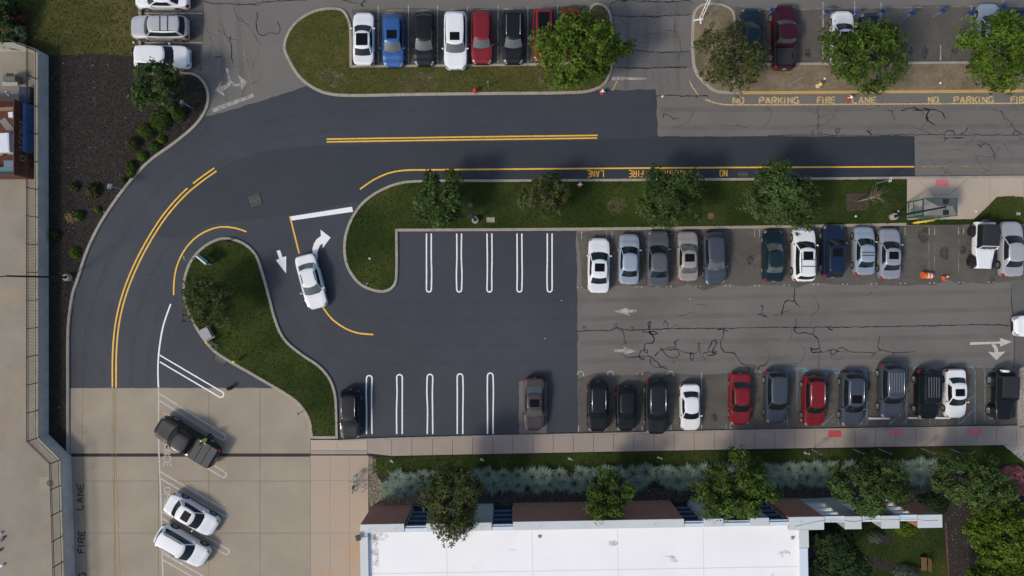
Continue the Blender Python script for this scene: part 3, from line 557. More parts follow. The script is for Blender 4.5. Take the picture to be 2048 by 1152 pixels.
# stencilled words
GLY = {
 'N': [[(0, 0), (0, 6)], [(0.9, 5.2), (3.1, 0.8)], [(4, 0), (4, 6)]], 'O': [[(1.6, 6), (0, 5), (0, 1), (1.6, 0)], [(2.4, 6), (4, 5), (4, 1), (2.4, 0)]],
 'P': [[(0, 0), (0, 6)], [(0.9, 6), (3.2, 6), (4, 5.2), (4, 3.8), (3.2, 3), (0.9, 3)]], 'A': [[(0, 0), (1.8, 6)], [(2.2, 6), (4, 0)], [(1.2, 1.9), (2.8, 1.9)]],
 'R': [[(0, 0), (0, 6)], [(0.9, 6), (3.2, 6), (4, 5.2), (4, 3.9), (3.2, 3.1), (0.9, 3.1)], [(2.2, 2.4), (4, 0)]], 'K': [[(0, 0), (0, 6)], [(0.9, 3), (4, 6)], [(1.5, 2.7), (4, 0)]],
 'I': [[(0, 0), (0, 6)]], 'G': [[(3.9, 5), (2.8, 6), (1, 6), (0, 5), (0, 3.4)], [(0, 2.6), (0, 1), (1, 0), (3, 0), (4, 1), (4, 2.7), (2.6, 2.7)]], 'F': [[(0, 0), (0, 6)], [(0.9, 6), (4, 6)], [(0.9, 3.2), (3.2, 3.2)]],
 'E': [[(0, 0), (0, 6)], [(0.9, 6), (4, 6)], [(0.9, 3), (3.3, 3)], [(0.9, 0), (4, 0)]], 'L': [[(0, 0), (0, 6)], [(0.9, 0), (4, 0)]], 'C': [[(4, 5), (3, 6), (1, 6), (0, 5), (0, 3.4)], [(0, 2.6), (0, 1), (1, 0), (3, 0), (4, 1)]],
 'U': [[(0, 6), (0, 1), (1.2, 0)], [(2.0, 0), (3, 0), (4, 1), (4, 6)]],
 'M': [[(0, 0), (0, 6)], [(0.8, 5.5), (2.2, 2.6)], [(2.6, 2.6), (4, 5.5)], [(4.8, 0), (4.8, 6)]], 'B': [[(0, 0), (0, 6)], [(0.9, 6), (3, 6), (3.8, 5.2), (3.8, 3.9), (3, 3.1), (0.9, 3.1)], [(0.9, 3), (3.2, 2.9), (4, 2), (4, 0.9), (3.2, 0), (0.9, 0)]]}
def word(road, text, origin, xdir, ydir, width, height, m, z=ZM, sw=0.09, narrow=1.0):
    """origin: pixel of the baseline start; xdir/ydir: unit pixel directions of reading and of the letters' tops"""
    adv = [(1.2 if c == 'I' else 4.8 if c == 'M' else 4.0) for c in text]; gap = 1.9
    tot = sum(adv) + gap*(len(text)-1); k = width/tot; x = 0
    for c, a in zip(text, adv):
        b_ = MB()
        for st in GLY[c]:
            pts = []
            for gx, gy in st:
                u, v = (x + gx)*k, gy/6*height; q = P(origin[0] + xdir[0]*u + ydir[0]*v, origin[1] + xdir[1]*u + ydir[1]*v); pts.append(Vector((q.x, q.y)))
            b_.add(*ribbon(pts, sw, z)); z += 0.00006
        b_.build('letter', m, road); x += a + gap
for t, x0, x1 in (('NO', 1466, 1487), ('PARKING', 1519, 1597), ('FIRE', 1635, 1670), ('LANE', 1705, 1752), ('NO', 1857, 1876), ('PARKING', 1908, 1986), ('FIRE', 2022, 2058)):
    word(old_lot, t, (x0, 207 - (x0-1466)*0.003), (1, 0), (0, -1), x1-x0, 12, M_yworn, 0.013, 0.13)
for t, x0, x1 in (('LANE', 1207, 1175), ('FIRE', 1286, 1258), ('PARKING', 1381, 1318), ('NO', 1454, 1440)):
    word(new_road, t, (x0, 341.5 - (x0-1175)*0.006), (-1, 0), (0, 1), x0-x1, 13, M_yel, ZM+0.003, 0.075)
for t, y0, y1 in (('LANE', 1019, 967), ('FIRE', 1105, 1062), ('NG', 1172, 1146)):
    word(lotL, t, (166 + (y0-1019)*0.03, y0), (0.03, -1), (-1, 0), y0-y1, 12.5, M_dletter, 0.027, 0.14)
word(lotL, 'AMBULANCE', (326, 826), (0.02, 1), (1, 0), 106, 13.5, M_wmid, 0.027, 0.075)
word(lotL, 'OME', (328.5, 975), (0.02, 1), (1, 0), 36, 12, M_wmid, 0.027, 0.075)

# ------------------------------------------------------------------ vehicles
def smooth01(t): t = min(1, max(0, t)); return t*t*(3-2*t)
def lerp_tab(x, tab):
    return float(np.interp(x, [a for a, _ in tab], [b_ for _, b_ in tab]))
WHEELS = {}
def wheel_mesh(r, w):
    k = (round(r, 3), round(w, 3))
    if k not in WHEELS:
        t = MB().lathe([(r*0.60, -w/2), (r*0.93, -w/2), (r, -w/2+0.03), (r, w/2-0.03), (r*0.93, w/2), (r*0.60, w/2), (r*0.58, w/2-0.05)], 20, axis='Y').mesh('tyre', [M_rubber], True, 40)
        b_ = MB().lathe([(r*0.63, w/2-0.02), (r*0.63, w/2+0.004), (r*0.54, w/2-0.006), (r*0.53, w/2-0.04)], 20, axis='Y')
        b_.lathe([(r*0.16, w/2-0.05), (r*0.15, w/2), (0, w/2+0.002)], 8, axis='Y')
        for i in range(5):
            a = 2*math.pi*i/5; c, s_ = math.cos(a), math.sin(a); vs = []
            for rr, hw in ((0.10*r, 0.05), (0.57*r, 0.07)):
                for sg in (-1, 1):
                    for yy in (w/2-0.04, w/2-0.004): vs.append((c*rr - s_*hw*sg, yy, s_*rr + c*hw*sg))
            b_.add(vs, [(1, 3, 7, 5), (0, 1, 5, 4), (2, 6, 7, 3), (0, 4, 6, 2)])
        WHEELS[k] = (t, b_.mesh('rim', [M_rim], True, 40))
    return WHEELS[k]

TYPES = {
 # L, W, H, hood/belt heights, cowl x, roof front, roof rear, rear glass base (fractions of L from the front), wheel radius
 'sedan':  dict(L=4.75, W=1.83, H=1.44, nose=.70, hood=.93, belt=.97, deck=1.02, cowl=.265, rf=.43, rr=.715, rb=.845, r=.33, sill=.23, wr=.25, side=((.02, .44), (.48, .80)), fo=.195, ro=.21),
 'small':  dict(L=4.45, W=1.76, H=1.45, nose=.70, hood=.94, belt=.97, deck=1.01, cowl=.255, rf=.42, rr=.72, rb=.86, r=.32, sill=.22, wr=.25, side=((.02, .44), (.48, .80)), fo=.195, ro=.20),
 'hatch':  dict(L=4.25, W=1.79, H=1.52, nose=.74, hood=.97, belt=1.00, deck=.98, cowl=.26, rf=.43, rr=.88, rb=.955, r=.32, sill=.24, wr=.24, side=((.02, .40), (.44, .72), (.76, .90)), fo=.2, ro=.18),
 'suv':    dict(L=4.70, W=1.88, H=1.69, nose=.84, hood=1.05, belt=1.10, deck=1.06, cowl=.27, rf=.415, rr=.90, rb=.965, r=.36, sill=.30, wr=.25, side=((.02, .37), (.41, .67), (.71, .92)), fo=.195, ro=.19),
 'bigsuv': dict(L=5.00, W=1.98, H=1.78, nose=.92, hood=1.12, belt=1.16, deck=1.12, cowl=.27, rf=.40, rr=.91, rb=.965, r=.39, sill=.32, wr=.24, side=((.02, .36), (.40, .66), (.70, .93)), fo=.19, ro=.195),
 'boxsuv': dict(L=4.45, W=1.90, H=1.82, nose=.98, hood=1.10, belt=1.16, deck=1.14, cowl=.27, rf=.36, rr=.95, rb=.975, r=.38, sill=.36, wr=.16, side=((.02, .36), (.40, .66), (.70, .94)), fo=.18, ro=.20),
 'pickup': dict(L=5.75, W=2.02, H=1.90, nose=1.02, hood=1.20, belt=1.24, deck=1.26, cowl=.255, rf=.36, rr=.575, rb=.615, r=.41, sill=.42, wr=.21, side=((.02, .46), (.51, .94)), fo=.17, ro=.21, bed=(.635, .972)),
 'jeep':   dict(L=3.95, W=1.62, H=1.80, nose=1.00, hood=1.10, belt=1.16, deck=1.14, cowl=.40, rf=.47, rr=.945, rb=.96, r=.41, sill=.48, wr=.10, side=((.03, .50), (.56, .95)), fo=.155, ro=.19, boxy=True),
}
CARPROTO = {}
def car_geometry(ty):
    """meshes of one body style, x forward, ground at z=0"""
    if ty in CARPROTO: return CARPROTO[ty]
    q = TYPES[ty]; L, W, Hh = q['L'], q['W'], q['H']; r = q['r']; hl = L/2
    X = lambda f: hl - f*L
    xfw, xrw = X(q['fo']), -hl + q['ro']*L; Ra = r + 0.06; boxy = q.get('boxy')
    bed = q.get('bed')
    xs = set(np.linspace(-hl+0.3, hl-0.35, 26).round(3))
    for d in (0, .008, .03, .08, .16, .24, .31): xs |= {round(hl-d, 3), round(-hl+d, 3)}
    for c in (xfw, xrw):
        for a in np.linspace(0, math.pi, 11): xs.add(round(c + Ra*math.cos(a), 3))
        xs |= {round(c+Ra+0.004, 3), round(c-Ra-0.004, 3)}
    xc, xrb = X(q['cowl']), X(q['rb'])
    xs = sorted(x for x in xs if -hl <= x <= hl)
    ztab = [(-hl, q['deck']-.16), (-hl+.02, q['deck']-.08), (-hl+.07, q['deck']-.02), (-hl+.16, q['deck']), (min(xrb, -hl+.17+1e-3) if xrb < -hl+.3 else xrb, q['belt']+.01), (xc-.2, q['belt']), (xc, q['hood']+.01),
            (xc+.3, q['hood']-.015), (hl-.55, q['nose']+.55*(q['hood']-q['nose'])), (hl-.24, q['nose']+.08), (hl-.08, q['nose']-.02), (hl-.02, q['nose']-.10), (hl, q['nose']-.17)]
    if boxy: ztab = [(-hl, q['deck']-.03), (-hl+.05, q['deck']), (xc, q['hood']+.02), (hl-.10, q['nose']+.03), (hl-.02, q['nose']), (hl, q['nose']-.06)]
    ztab.sort()
    def wid(x):
        f = (x/hl); a = abs(f); k = 0.24 if f > 0 else 0.16
        if boxy: return W/2*(1 - (0.20 if f > 0.1 else 0.0)*smooth01((f-0.1)/0.8))
        w = W/2*(1 - k*max(0, (a-0.62)/0.38)**2.4)
        d = hl - abs(x); w *= 1 - 0.16*max(0, 1 - d/0.20)**2.2
        return w
    rows = []
    for x in xs:
        w = wid(x); zt = lerp_tab(x, ztab); d = hl-abs(x); zb = q['sill'] - 0.03 + 0.14*max(0, 1-d/0.25)**2
        zs = zb + 0.03
        for c in (xfw, xrw):
            if abs(x-c) < Ra: zs = max(zs, r + math.sqrt(Ra*Ra-(x-c)**2))
        zs = min(zs, zt-0.2); zsh = zt - 0.10
        cr = 0.035 if x > xc else 0.015
        inbed = bed and X(bed[1]) < x < X(bed[0])
        rnd = 0.05 if boxy else 0.16
        row = [(0, zb), (w-.30, zb), (w-.29, zs), (w-.03, zs), (w, zs+.05 if zs+.05 < zsh else zs+.01), (w+0.004, zs+.5*(zsh-zs)), (w-.012, zsh), (w-.05 if not boxy else w-.02, zt-.03), (w-rnd, zt), (w*.62, zt+cr*.75), (w*.52, zt+cr*.6), (0, zt+cr)]
        if inbed: row[8:] = [(w-.12, zt), (w-.13, zt-.50), (w*.5, zt-.50), (0, zt-.50)]
        rows.append(row)
    n = len(rows[0]); ring = 2*n-2; b_ = MB(); vs = []
    for x, row in zip(xs, rows):
        for (y, z) in row: vs.append((x, y, z))
        for (y, z) in row[n-2:0:-1]: vs.append((x, -y, z))
    fs = []
    for i in range(len(xs)-1):
        for k in range(ring): fs.append((i*ring+k, i*ring+(k+1) % ring, (i+1)*ring+(k+1) % ring, (i+1)*ring+k))
    fs.append(tuple(range(ring-1, -1, -1))); fs.append(tuple((len(xs)-1)*ring + k for k in range(ring)))
    b_.add(vs, fs)
    V = lambda i, k: Vector(vs[i*ring + k % ring])
    def patch(x0, x1, k0, k1, off=0.008):
        """conforming patch over the body skin between stations and profile columns"""
        ii = [i for i, x in enumerate(xs) if x0-1e-4 <= x <= x1+1e-4]; m = MB()
        for sgn in (1, -1):
            yield_m = MB(); kk = list(range(k0, k1+1)); pv = []
            for i in ii:
                for k in kk:
                    p = V(i, k); i2 = min(i+1, len(xs)-1); i1 = max(i-1, 0)
                    tx = V(i2, k)-V(i1, k); ty_ = V(i, k+1)-V(i, k-1); nn = tx.cross(ty_)
                    nn = -nn.normalized() if nn.length > 1e-9 else Vector((0, 1, 0))
                    if nn.dot(Vector((0.0, p.y, p.z-0.6))) < 0: nn = -nn
                    p = p + nn*off; pv.append((p.x, p.y*sgn, p.z))
            c = len(kk); pf = [(a*c+b2, a*c+b2+1, (a+1)*c+b2+1, (a+1)*c+b2) for a in range(len(ii)-1) for b2 in range(c-1)]
            yield_m.add(pv, pf); yield yield_m
    out = {}
    if boxy:
        out['head'] = [MB().lathe([(0.10, 0), (0.10, .03), (0.07, .05), (0, .055)], 12, (hl-.04, s_*.42, .86), 'X').mesh('headlight', [M_lamp], True, 40) for s_ in (1, -1)]
        out['tail'] = [MB().box((-hl-.03, s_*(W/2-.12), .80), (.08, .14, .20)).mesh('tail_light', [M_tail]) for s_ in (1, -1)]
    else:
        out['head'] = [m.mesh('headlight', [M_lamp], True) for m in patch(hl-.31, hl-.03, 6, 8)]
        out['tail'] = [m.mesh('tail_light', [M_tail], True) for m in patch(-hl+.0, -hl+.24, 5, 7)]
    # cabin
    wb, wr_ = W/2-(.09 if not boxy else .03), W/2-q['wr']; zb, zr = q['belt']-.03, Hh-.03
    xf0, xr0, xf1, xr1 = xc, xrb, X(q['rf']), X(q['rr'])
    T = [0, .07, .35, .62, .88, 1.0]; bow = .17 if not boxy else .02; rbow = .10 if not boxy else .02
    U = [-1, -.72, -.38, 0, .38, .72, 1]; sides = q['side']
    SS = [0.0]
    for a, e in sides: SS += [a, (a*2+e)/3, (a+2*e)/3, e]
    SS.append(1.0)
    rings = []
    for t in T:
        k = t; w = wb + (wr_-wb)*(k**1.15); xf = xf0 + (xf1-xf0)*k; xr = xr0 + (xr1-xr0)*k; z = zb + (zr-zb)*(1-(1-k)**1.12)
        pts = [Vector((xf - .10 + (bow)*(1-u*u), u*w*0.90, z)) for u in U]
        def sidept(s_, sg): x = xf - .20*(1 if not boxy else .3) + (xr + .10 - (xf - .20*(1 if not boxy else .3)))*s_; return Vector((x, sg*w*(1 - .07*(2*s_-1)**2*(1 if not boxy else .2)), z))
        pts += [sidept(s_, 1) for s_ in SS]
        pts += [Vector((xr + .05 - rbow*(1-u*u), -u*w*0.86, z)) for u in U]
        pts += [sidept(s_, -1) for s_ in SS[::-1]]
        rings.append(pts)
    m_ = len(rings[0]); nu, ns = len(U), len(SS)
    cab = MB(); glass = {}
    def glass_key(c):
        if c < nu-1: return 'windshield'
        if nu <= c < nu+ns-1: base, rev = c-nu, False
        elif nu+ns <= c < nu+ns+nu-1: return 'rear_window'
        elif 2*nu+ns <= c < 2*nu+2*ns-1: base, rev = c-2*nu-ns, True
        else: return None
        i = base if not rev else ns-2-base
        if i == 0 or i == ns-2: return None
        g, e = divmod(i-1, 4)
        return ('S%d%d' if e < 3 else 'T%d%d') % (g, int(rev))
    for ri in range(len(T)-1):
        for c in range(m_):
            c2 = (c+1) % m_; quad = [rings[ri][c], rings[ri][c2], rings[ri+1][c2], rings[ri+1][c]]; key = glass_key(c)
            if key and 1 <= ri <= 3: tgt = glass.setdefault(key, MB())
            elif key == 'windshield' and ri == 0: tgt = glass.setdefault('cowl', MB())
            else: tgt = cab
            tgt.add(quad, [(0, 1, 2, 3)])
    # roof skin
    top = rings[-1]; cen = Vector(((xf1+xr1)/2, 0, zr)); prev = top
    for sc_, dz in ((.95, .022), (.86, .036), (.6, .045), (.3, .05)):
        cur = [Vector((cen.x + (p.x-cen.x)*(1-(1-sc_)*(W/ max(.5, xf1-xr1))*.8), p.y*sc_, zr+dz)) for p in top]
        for c in range(m_): c2 = (c+1) % m_; cab.add([prev[c], prev[c2], cur[c2], cur[c]], [(0, 1, 2, 3)])
        prev = cur
    cab.add(prev, [tuple(range(m_))])
    if ty == 'jeep':
        out['soft'] = cab.mesh('soft_top', [M_softtop], True, 50)
    else: b_.add(cab.v, cab.f)
    import bmesh
    def weld(me):
        bm = bmesh.new(); bm.from_mesh(me); bmesh.ops.remove_doubles(bm, verts=bm.verts, dist=0.0008); bmesh.ops.recalc_face_normals(bm, faces=bm.faces); bm.to_mesh(me); bm.free()
        me.polygons.foreach_set('use_smooth', [True]*len(me.polygons)); me.set_sharp_from_angle(angle=math.radians(38)); return me
    out['body'] = weld(b_.mesh('body', [PA['white']]))
    out['glass'] = {}
    for k, g in glass.items(): out['glass'][k] = weld(g.mesh(k, [M_black if k == 'cowl' or k[0] == 'T' else M_glass]))
    # small fittings
    xm = xc - .30 if not boxy else xc - .12; ym = W/2 + .09; zm = q['belt'] + .04
    mir = []
    for s_ in (1, -1):
        g = MB(); pr = [(.07, .02), (.11, .10), (.11, .16), (.04, .20)]
        g.tube([(xm, s_*(ym-.16), zm-.02), (xm-.01, s_*(ym-.06), zm+.01), (xm-.02, s_*ym, zm+.03), (xm-.04, s_*(ym+.07), zm+.03)], [.02, .05, .085, .045], 8); mir.append(g.mesh('mirror', [M_black], True, 60))
    out['mirror'] = mir
    rx0, rx1 = xf1-.28, xr1+.22
    out['rail'] = []
    for s_ in (1, -1):
        g = MB(); y = s_*(wr_-.10); g.tube([(rx0, y, zr), (rx0-.06, y, zr+.065), ((rx0+rx1)/2, y, zr+.085), (rx1+.06, y, zr+.065), (rx1, y, zr)], .024, 6); out['rail'].append(g.mesh('roof_rail', [M_chrome], True))
    out['bar'] = []
    for fr in (.36, .68):
        g = MB(); x = rx0 + (rx1-rx0)*fr; g.tube([(x, -wr_+.09, zr+.095), (x, wr_-.09, zr+.095)], .028, 6); out['bar'].append(g.mesh('crossbar', [M_black]))
    out['rib'] = []
    for yy in (-.44, -.22, 0, .22, .44):
        g = MB(); g.box(((rx0+rx1)/2-.05, yy, zr+.049), (abs(rx0-rx1)*.86, .035, .014)); out['rib'].append(g.mesh('roof_rib', []))
    def plate(x0, x1, hw, z, nm, mm, th=.016):
        g = MB(); pts = []
        for a, c in ((x0, 1), (x1, 1)): pass
        rr = .06; p = []
        for cx, cy, a0 in ((x0-rr, hw-rr, 0), (x1+rr, hw-rr, 90), (x1+rr, -hw+rr, 180), (x0-rr, -hw+rr, 270)):
            for a in (0, 30, 60, 90): t_ = math.radians(a0+a); p.append((cx + rr*math.cos(t_), cy + rr*math.sin(t_)))
        return g.prism(p, z-th, z).mesh(nm, [mm])
    out['sunroof'] = plate(rx0+.08, rx0-.62, .42, zr+.060, 'sunroof', M_sung, .03)
    out['panoroof'] = plate(rx0+.16, rx1-.05, .50, zr+.062, 'panoramic_roof', M_sung, .03)
    fr = MB().box((hl-.01, 0, q['nose']-.20 if not boxy else .80), (.05, W*.44 if not boxy else .8, .13 if not boxy else .34)); out['grille'] = fr.mesh('grille', [M_black])
    out['plate'] = [MB().box((-hl-.012, 0, q['deck']-.32), (.02, .30, .15)).mesh('number_plate', [M_plate])]
    out['bumper'] = [MB().box((hl-.02, 0, q['sill']+.16), (.07, W*.66, .12)).mesh('bumper', [M_black]), MB().box((-hl+.02, 0, q['sill']+.16), (.07, W*.7, .12)).mesh('bumper', [M_black])]
    out['handle'] = [MB().box((X(q['rf']) - .45 - .95*k, s_*(W/2-.004), q['belt']-.17), (.16, .03, .025)).mesh('door_handle', []) for k in (0, 1) for s_ in (1, -1)]
    out['antenna'] = MB().add([(rx1+.16, 0, zr+.045), (rx1-.05, .03, zr+.045), (rx1-.05, -.03, zr+.045), (rx1-.04, 0, zr+.12)], [(0, 1, 3), (0, 3, 2), (1, 2, 3)]).mesh('antenna', [])
    # hood shut lines and wipers
    out['wiper'] = [MB().tube([(xc+.03, yy, q['hood']+.035), (xc-.13, yy-.42, q['hood']+.13)], .012, 4).mesh('wiper', [M_black]) for yy in (.55, .05)]
    if bed:
        x0, x1 = X(bed[0]), X(bed[1]); w = W/2-.14; zf = q['belt']-.48; zt = q['deck']
        g = MB(); g.box(((x0+x1)/2, 0, zf+.012), (x0-x1-.04, 2*w-.02, .02))
        for yy in np.linspace(-w+.1, w-.1, 9): g.box(((x0+x1)/2, yy, zf+.03), (x0-x1-.06, .06, .02))
        for s_ in (1, -1): g.box(((x0+x1)/2, s_*(w-.005), zf+.25), (x0-x1-.04, .015, .44))
        g.box((x1+.02, 0, zf+.25), (.02, 2*w-.04, .44)); g.box((x0-.02, 0, zf+.25), (.02, 2*w-.04, .44))
        out['liner'] = g.mesh('bed_liner', [M_liner])
        out['panels'] = []
        xe = np.linspace(x0-.02, x1+.0, 4)
        for a, c in zip(xe, xe[1:]): out['panels'].append(MB().box(((a+c)/2, 0, zt+.035), (a-c-.035, 2*w+.10, .05), taper=.985).mesh('cover_panel', [mat('tonneau_vinyl', (0.035, 0.036, 0.038), 0.6, fine=.1)]))
    if boxy:
        out['fender'] = []
        for cx in (xfw, xrw):
            for s_ in (1, -1):
                g = MB(); pr = [(-.62, r*1.15), (-.46, r*2+.10), (-.30, r*2+.20), (.30, r*2+.20), (.48, r*2+.08), (.62, r*1.2)]; y0, y1 = s_*(W/2-.25), s_*(W/2+.17); vs2 = []
                for dx, z in pr: vs2 += [(cx+dx, y0, z), (cx+dx, y1, z), (cx+dx, y1, z-.06), (cx+dx, y0, z-.06)]
                fs2 = [(4*i+k, 4*i+(k+1) % 4, 4*i+4+(k+1) % 4, 4*i+4+k) for i in range(5) for k in range(4)] + [(0, 1, 2, 3), (20, 23, 22, 21)]
                out['fender'].append(g.add(vs2, fs2).mesh('fender_flare', []))
        sp_ = MB().lathe([(.36, 0), (.36, .10), (.30, .20), (0, .21)], 20, axis='X'); out['spare'] = sp_.mesh('spare_wheel', [], True, 40)
        out['frame'] = MB().tube([(xc-.04, -wb+.04, q['belt']), (X(q['rf'])-.0, -wr_+.03, zr), (X(q['rf'])-.0, wr_-.03, zr), (xc-.04, wb-.04, q['belt'])], .035, 6).mesh('windshield_frame', [])
    out['wheels'] = [(xfw, 1), (xfw, -1), (xrw, 1), (xrw, -1)]
    out['q'] = q
    CARPROTO[ty] = out; return out

def car(name, cat, ty, paint, box, head, label, feat='', glass='dark', rim='alloy', group='parked cars'):
    """box: pixel bounds of the car as seen, head: heading in degrees (0 = right, 90 = up)"""
    G = car_geometry(ty); q = G['q']; pm = PA[paint]
    cx, cy = (box[0]+box[2])/2, (box[1]+box[3])/2; p = P(cx, cy, q['H']*0.52); p.z = 0.006 if cx > 640 or cy < 600 else 0.021
    a = math.radians(head); R = empty(name, p, a); tag(R, label, cat, group)
    # fit the length to what is seen
    if len(box) > 4: ln = box[4]
    else: ln = max(box[2]-box[0], box[3]-box[1])/S/1.022
    kx = ln/q['L']; kx = min(1.12, max(.88, kx)); R.scale = (kx, (1+kx)/2, (1+kx)/2)
    gm = {'dark': M_glass, 'pale': M_glassg}[glass]
    link('body', G['body'], R, m=pm)
    for k, me in G['glass'].items():
        nm = 'side_window' if k[0] == 'S' else 'pillar_trim' if k[0] == 'T' else k
        link(nm, me, R, m=(gm if nm in ('windshield', 'rear_window') else None))
    if 'soft' in G: link('soft_top', G['soft'], R)
    for k, nm in (('head', 'headlight'), ('tail', 'tail_light'), ('plate', 'number_plate'), ('bumper', 'bumper'), ('wiper', 'wiper')):
        for me in G[k]: link(nm, me, R)
    for me in G['mirror']: link('mirror', me, R, m=pm if paint not in ('beige',) else None)
    link('grille', G['grille'], R)
    for me in G['handle']: link('door_handle', me, R, m=pm)
    rb = M_rimd if rim == 'dark' else None
    w = .235 if q['r'] > .35 else .21
    t, rm = wheel_mesh(q['r'], w)
    yo = q['W']/2 - w/2 - .012 + (.12 if ty == 'jeep' else 0)
    for x, s_ in G['wheels']:
        o = link('wheel', t, R, (x, s_*yo, q['r']), (0, 0, 0 if s_ > 0 else math.pi)); link('rim', rm, o, m=rb)
    if 'S' in feat: link('sunroof', G['sunroof'], R)
    if 'P' in feat: link('panoramic_roof', G['panoroof'], R)
    if 'r' in feat:
        for me in G['rail']: link('roof_rail', me, R)
    if 'k' in feat:
        for me in G['rail']: link('roof_rail', me, R, m=M_black)
    if 'b' in feat:
        for me in G['bar']: link('crossbar', me, R)
    if 'g' in feat:
        for me in G['rib']: link('roof_rib', me, R, m=pm)
    if 'w' in feat:
        for me in G['rib']: link('roof_rib', me, R, m=M_steel)
    if 'a' in feat: link('antenna', G['antenna'], R, m=pm)
    if 'L' in feat: link('bed_liner', G['liner'], R)
    if 'T' in feat:
        c = empty('tonneau_cover', parent=R)
        for me in G['panels']: link('cover_panel', me, c)
    if ty == 'jeep':
        for me in G['fender']: link('fender_flare', me, R, m=M_black if paint == 'black' else M_black)
        link('windshield_frame', G['frame'], R, m=pm)
        link('spare_wheel', G['spare'], R, (-q['L']/2-.20, 0, .95), m=(PA['white'] if paint == 'black' else M_rubber))
    return R
U_, D_, L_, R_ = 90, -90, 180, 0
g1, g2, g3, g4 = 'cars in the upper lot', 'cars nosed into the lawn kerb', 'cars along the sidewalk', 'cars in the far upper lot'
car('sedan', 'car', 'sedan', 'white', (705, 23, 749, 131), U_, 'white sedan with full black glass roof at the lawn end of the upper row', 'P', group=g1)
car('hatchback', 'car', 'hatch', 'blue', (766, 29, 807, 134), D_, 'bright blue hatchback with a sunroof in the upper row', 'S', 'pale', group=g1)
car('crossover', 'car', 'hatch', 'black', (827, 25, 870, 131), D_, 'plain black crossover between the bright blue hatchback and a white SUV', '', 'pale', group=g1)
car('suv', 'car', 'bigsuv', 'white', (887, 23, 935, 138), D_, 'large white SUV with ribbed roof and sunroof in the upper row', 'Sg', 'pale', group=g1)
car('crossover', 'car', 'suv', 'red', (941, 22, 986, 127), D_, 'red crossover without roof rails next to the large white SUV', 'a', 'pale', group=g1)
car('suv', 'car', 'suv', 'black', (1006, 20, 1047, 127), D_, 'black SUV with bright roof rails between two red crossovers', 'r', 'pale', group=g1)
car('crossover', 'car', 'suv', 'red', (1065, 17, 1109, 121), D_, 'red crossover with black glass roof half under the bright green tree', 'P', 'pale', group=g1)
car('hatchback', 'car', 'hatch', 'red', (1121, 13, 1163, 118), D_, 'red car almost hidden beneath the bright green tree', '', group=g1)
car('sedan', 'car', 'sedan', 'teal', (1479, 16, 1527, 122), U_, 'dark teal car behind the olive tree at the drive entrance', '', group=g4)
car('pickup_truck', 'pickup truck', 'pickup', 'maroon', (1541, 9, 1597, 138), U_, 'maroon pickup truck with an empty black bed', 'L', 'pale', group=g4)
car('sedan', 'car', 'sedan', 'white', (1659, 20, 1712, 128), U_, 'white car with dark roof glass half under a green tree', 'P', group=g4)
car('hatchback', 'car', 'hatch', 'navy', (1718, 26, 1765, 125), U_, 'dark blue car mostly hidden by a green tree beside the white car', '', group=g4)
car('sedan', 'car', 'sedan', 'bluesilver', (1949, 5, 2006, 112), U_, 'pale blue car under the tree at the upper right corner', '', group=g4)
car('sedan', 'car', 'sedan', 'navy', (2014, 15, 2068, 120), U_, 'navy car cut by the frame at the upper right corner', '', group=g4)
car('sedan', 'car', 'sedan', 'white', (268, -28, 378, 18), L_, 'white sedan cut by the top of the frame by the upper left lawn', '', group='cars by the upper left lawn')
car('suv', 'car', 'bigsuv', 'silver', (260, 27, 376, 82), L_, 'silver SUV with two black crossbars by the upper left lawn', 'bgk', group='cars by the upper left lawn')
car('suv', 'car', 'bigsuv', 'white', (268, 91, 379, 137), R_, 'white SUV with ribbed roof beside the mulch bed', 'g', group='cars by the upper left lawn')
car('sedan', 'car', 'sedan', 'white', (590, 508, 655, 619, 4.68), -75.5, 'white sedan driving between the two lawn islands', 'k', 'pale', group='moving cars')
car('sedan', 'car', 'sedan', 'white', (1174, 475, 1221, 586), U_-1, 'white sedan with sunroof next to the fresh black asphalt', 'Sa', group=g2)
car('sedan', 'car', 'small', 'bluesilver', (1236, 467, 1280, 569), U_-1, 'pale blue sedan between a white and a dark grey sedan', '', group=g2)
car('sedan', 'car', 'sedan', 'grey', (1293, 461, 1338, 574), U_-0.5, 'dark grey sedan with its nose under a tree by the storm drain', 'a', 'dark', group=g2)
car('sedan', 'car', 'small', 'beige', (1355, 462, 1396, 562), U_, 'small beige sedan with a sunroof', 'S', 'pale', group=g2)
car('hatchback', 'car', 'hatch', 'slate', (1405, 464, 1453, 569), D_+2, 'dark slate hatchback parked tail to the kerb, windshield towards the aisle', '', 'pale', group=g2)
car('sedan', 'car', 'sedan', 'teal', (1523, 459, 1571, 563), U_, 'black sedan with its nose under the broad tree', '', 'pale', group=g2)
car('suv', 'car', 'suv', 'white', (1581, 454, 1636, 563), U_, 'white SUV with sunroof and black crossbars next to a navy SUV', 'Sbk', group=g2)
car('suv', 'car', 'suv', 'navy', (1640, 450, 1694, 555), U_, 'navy blue SUV between the white SUV and a silver sedan', 'S', group=g2)
car('sedan', 'car', 'small', 'bluesilver', (1704, 452, 1753, 550), U_, 'blue silver sedan with two black roof bars', 'b', group=g2)
car('sedan', 'car', 'sedan', 'lilac', (1753, 456, 1806, 558), U_, 'lilac silver sedan with a sunroof beside the empty stalls', 'S', group=g2)
car('jeep', 'off-roader', 'jeep', 'white', (1934, 446, 2003, 536, 3.95), D_-2, 'white off-roader with black canvas top', '', group=g2, rim='dark')
car('sedan', 'car', 'sedan', 'silver', (1994, 442, 2052, 553), U_, 'silver sedan beside the white off-roader', 'a', 'dark', group=g2)
car('hatchback', 'car', 'hatch', 'white', (2029, 629, 2132, 673), L_+2, 'white car entering the aisle at the right edge', '', group='moving cars')
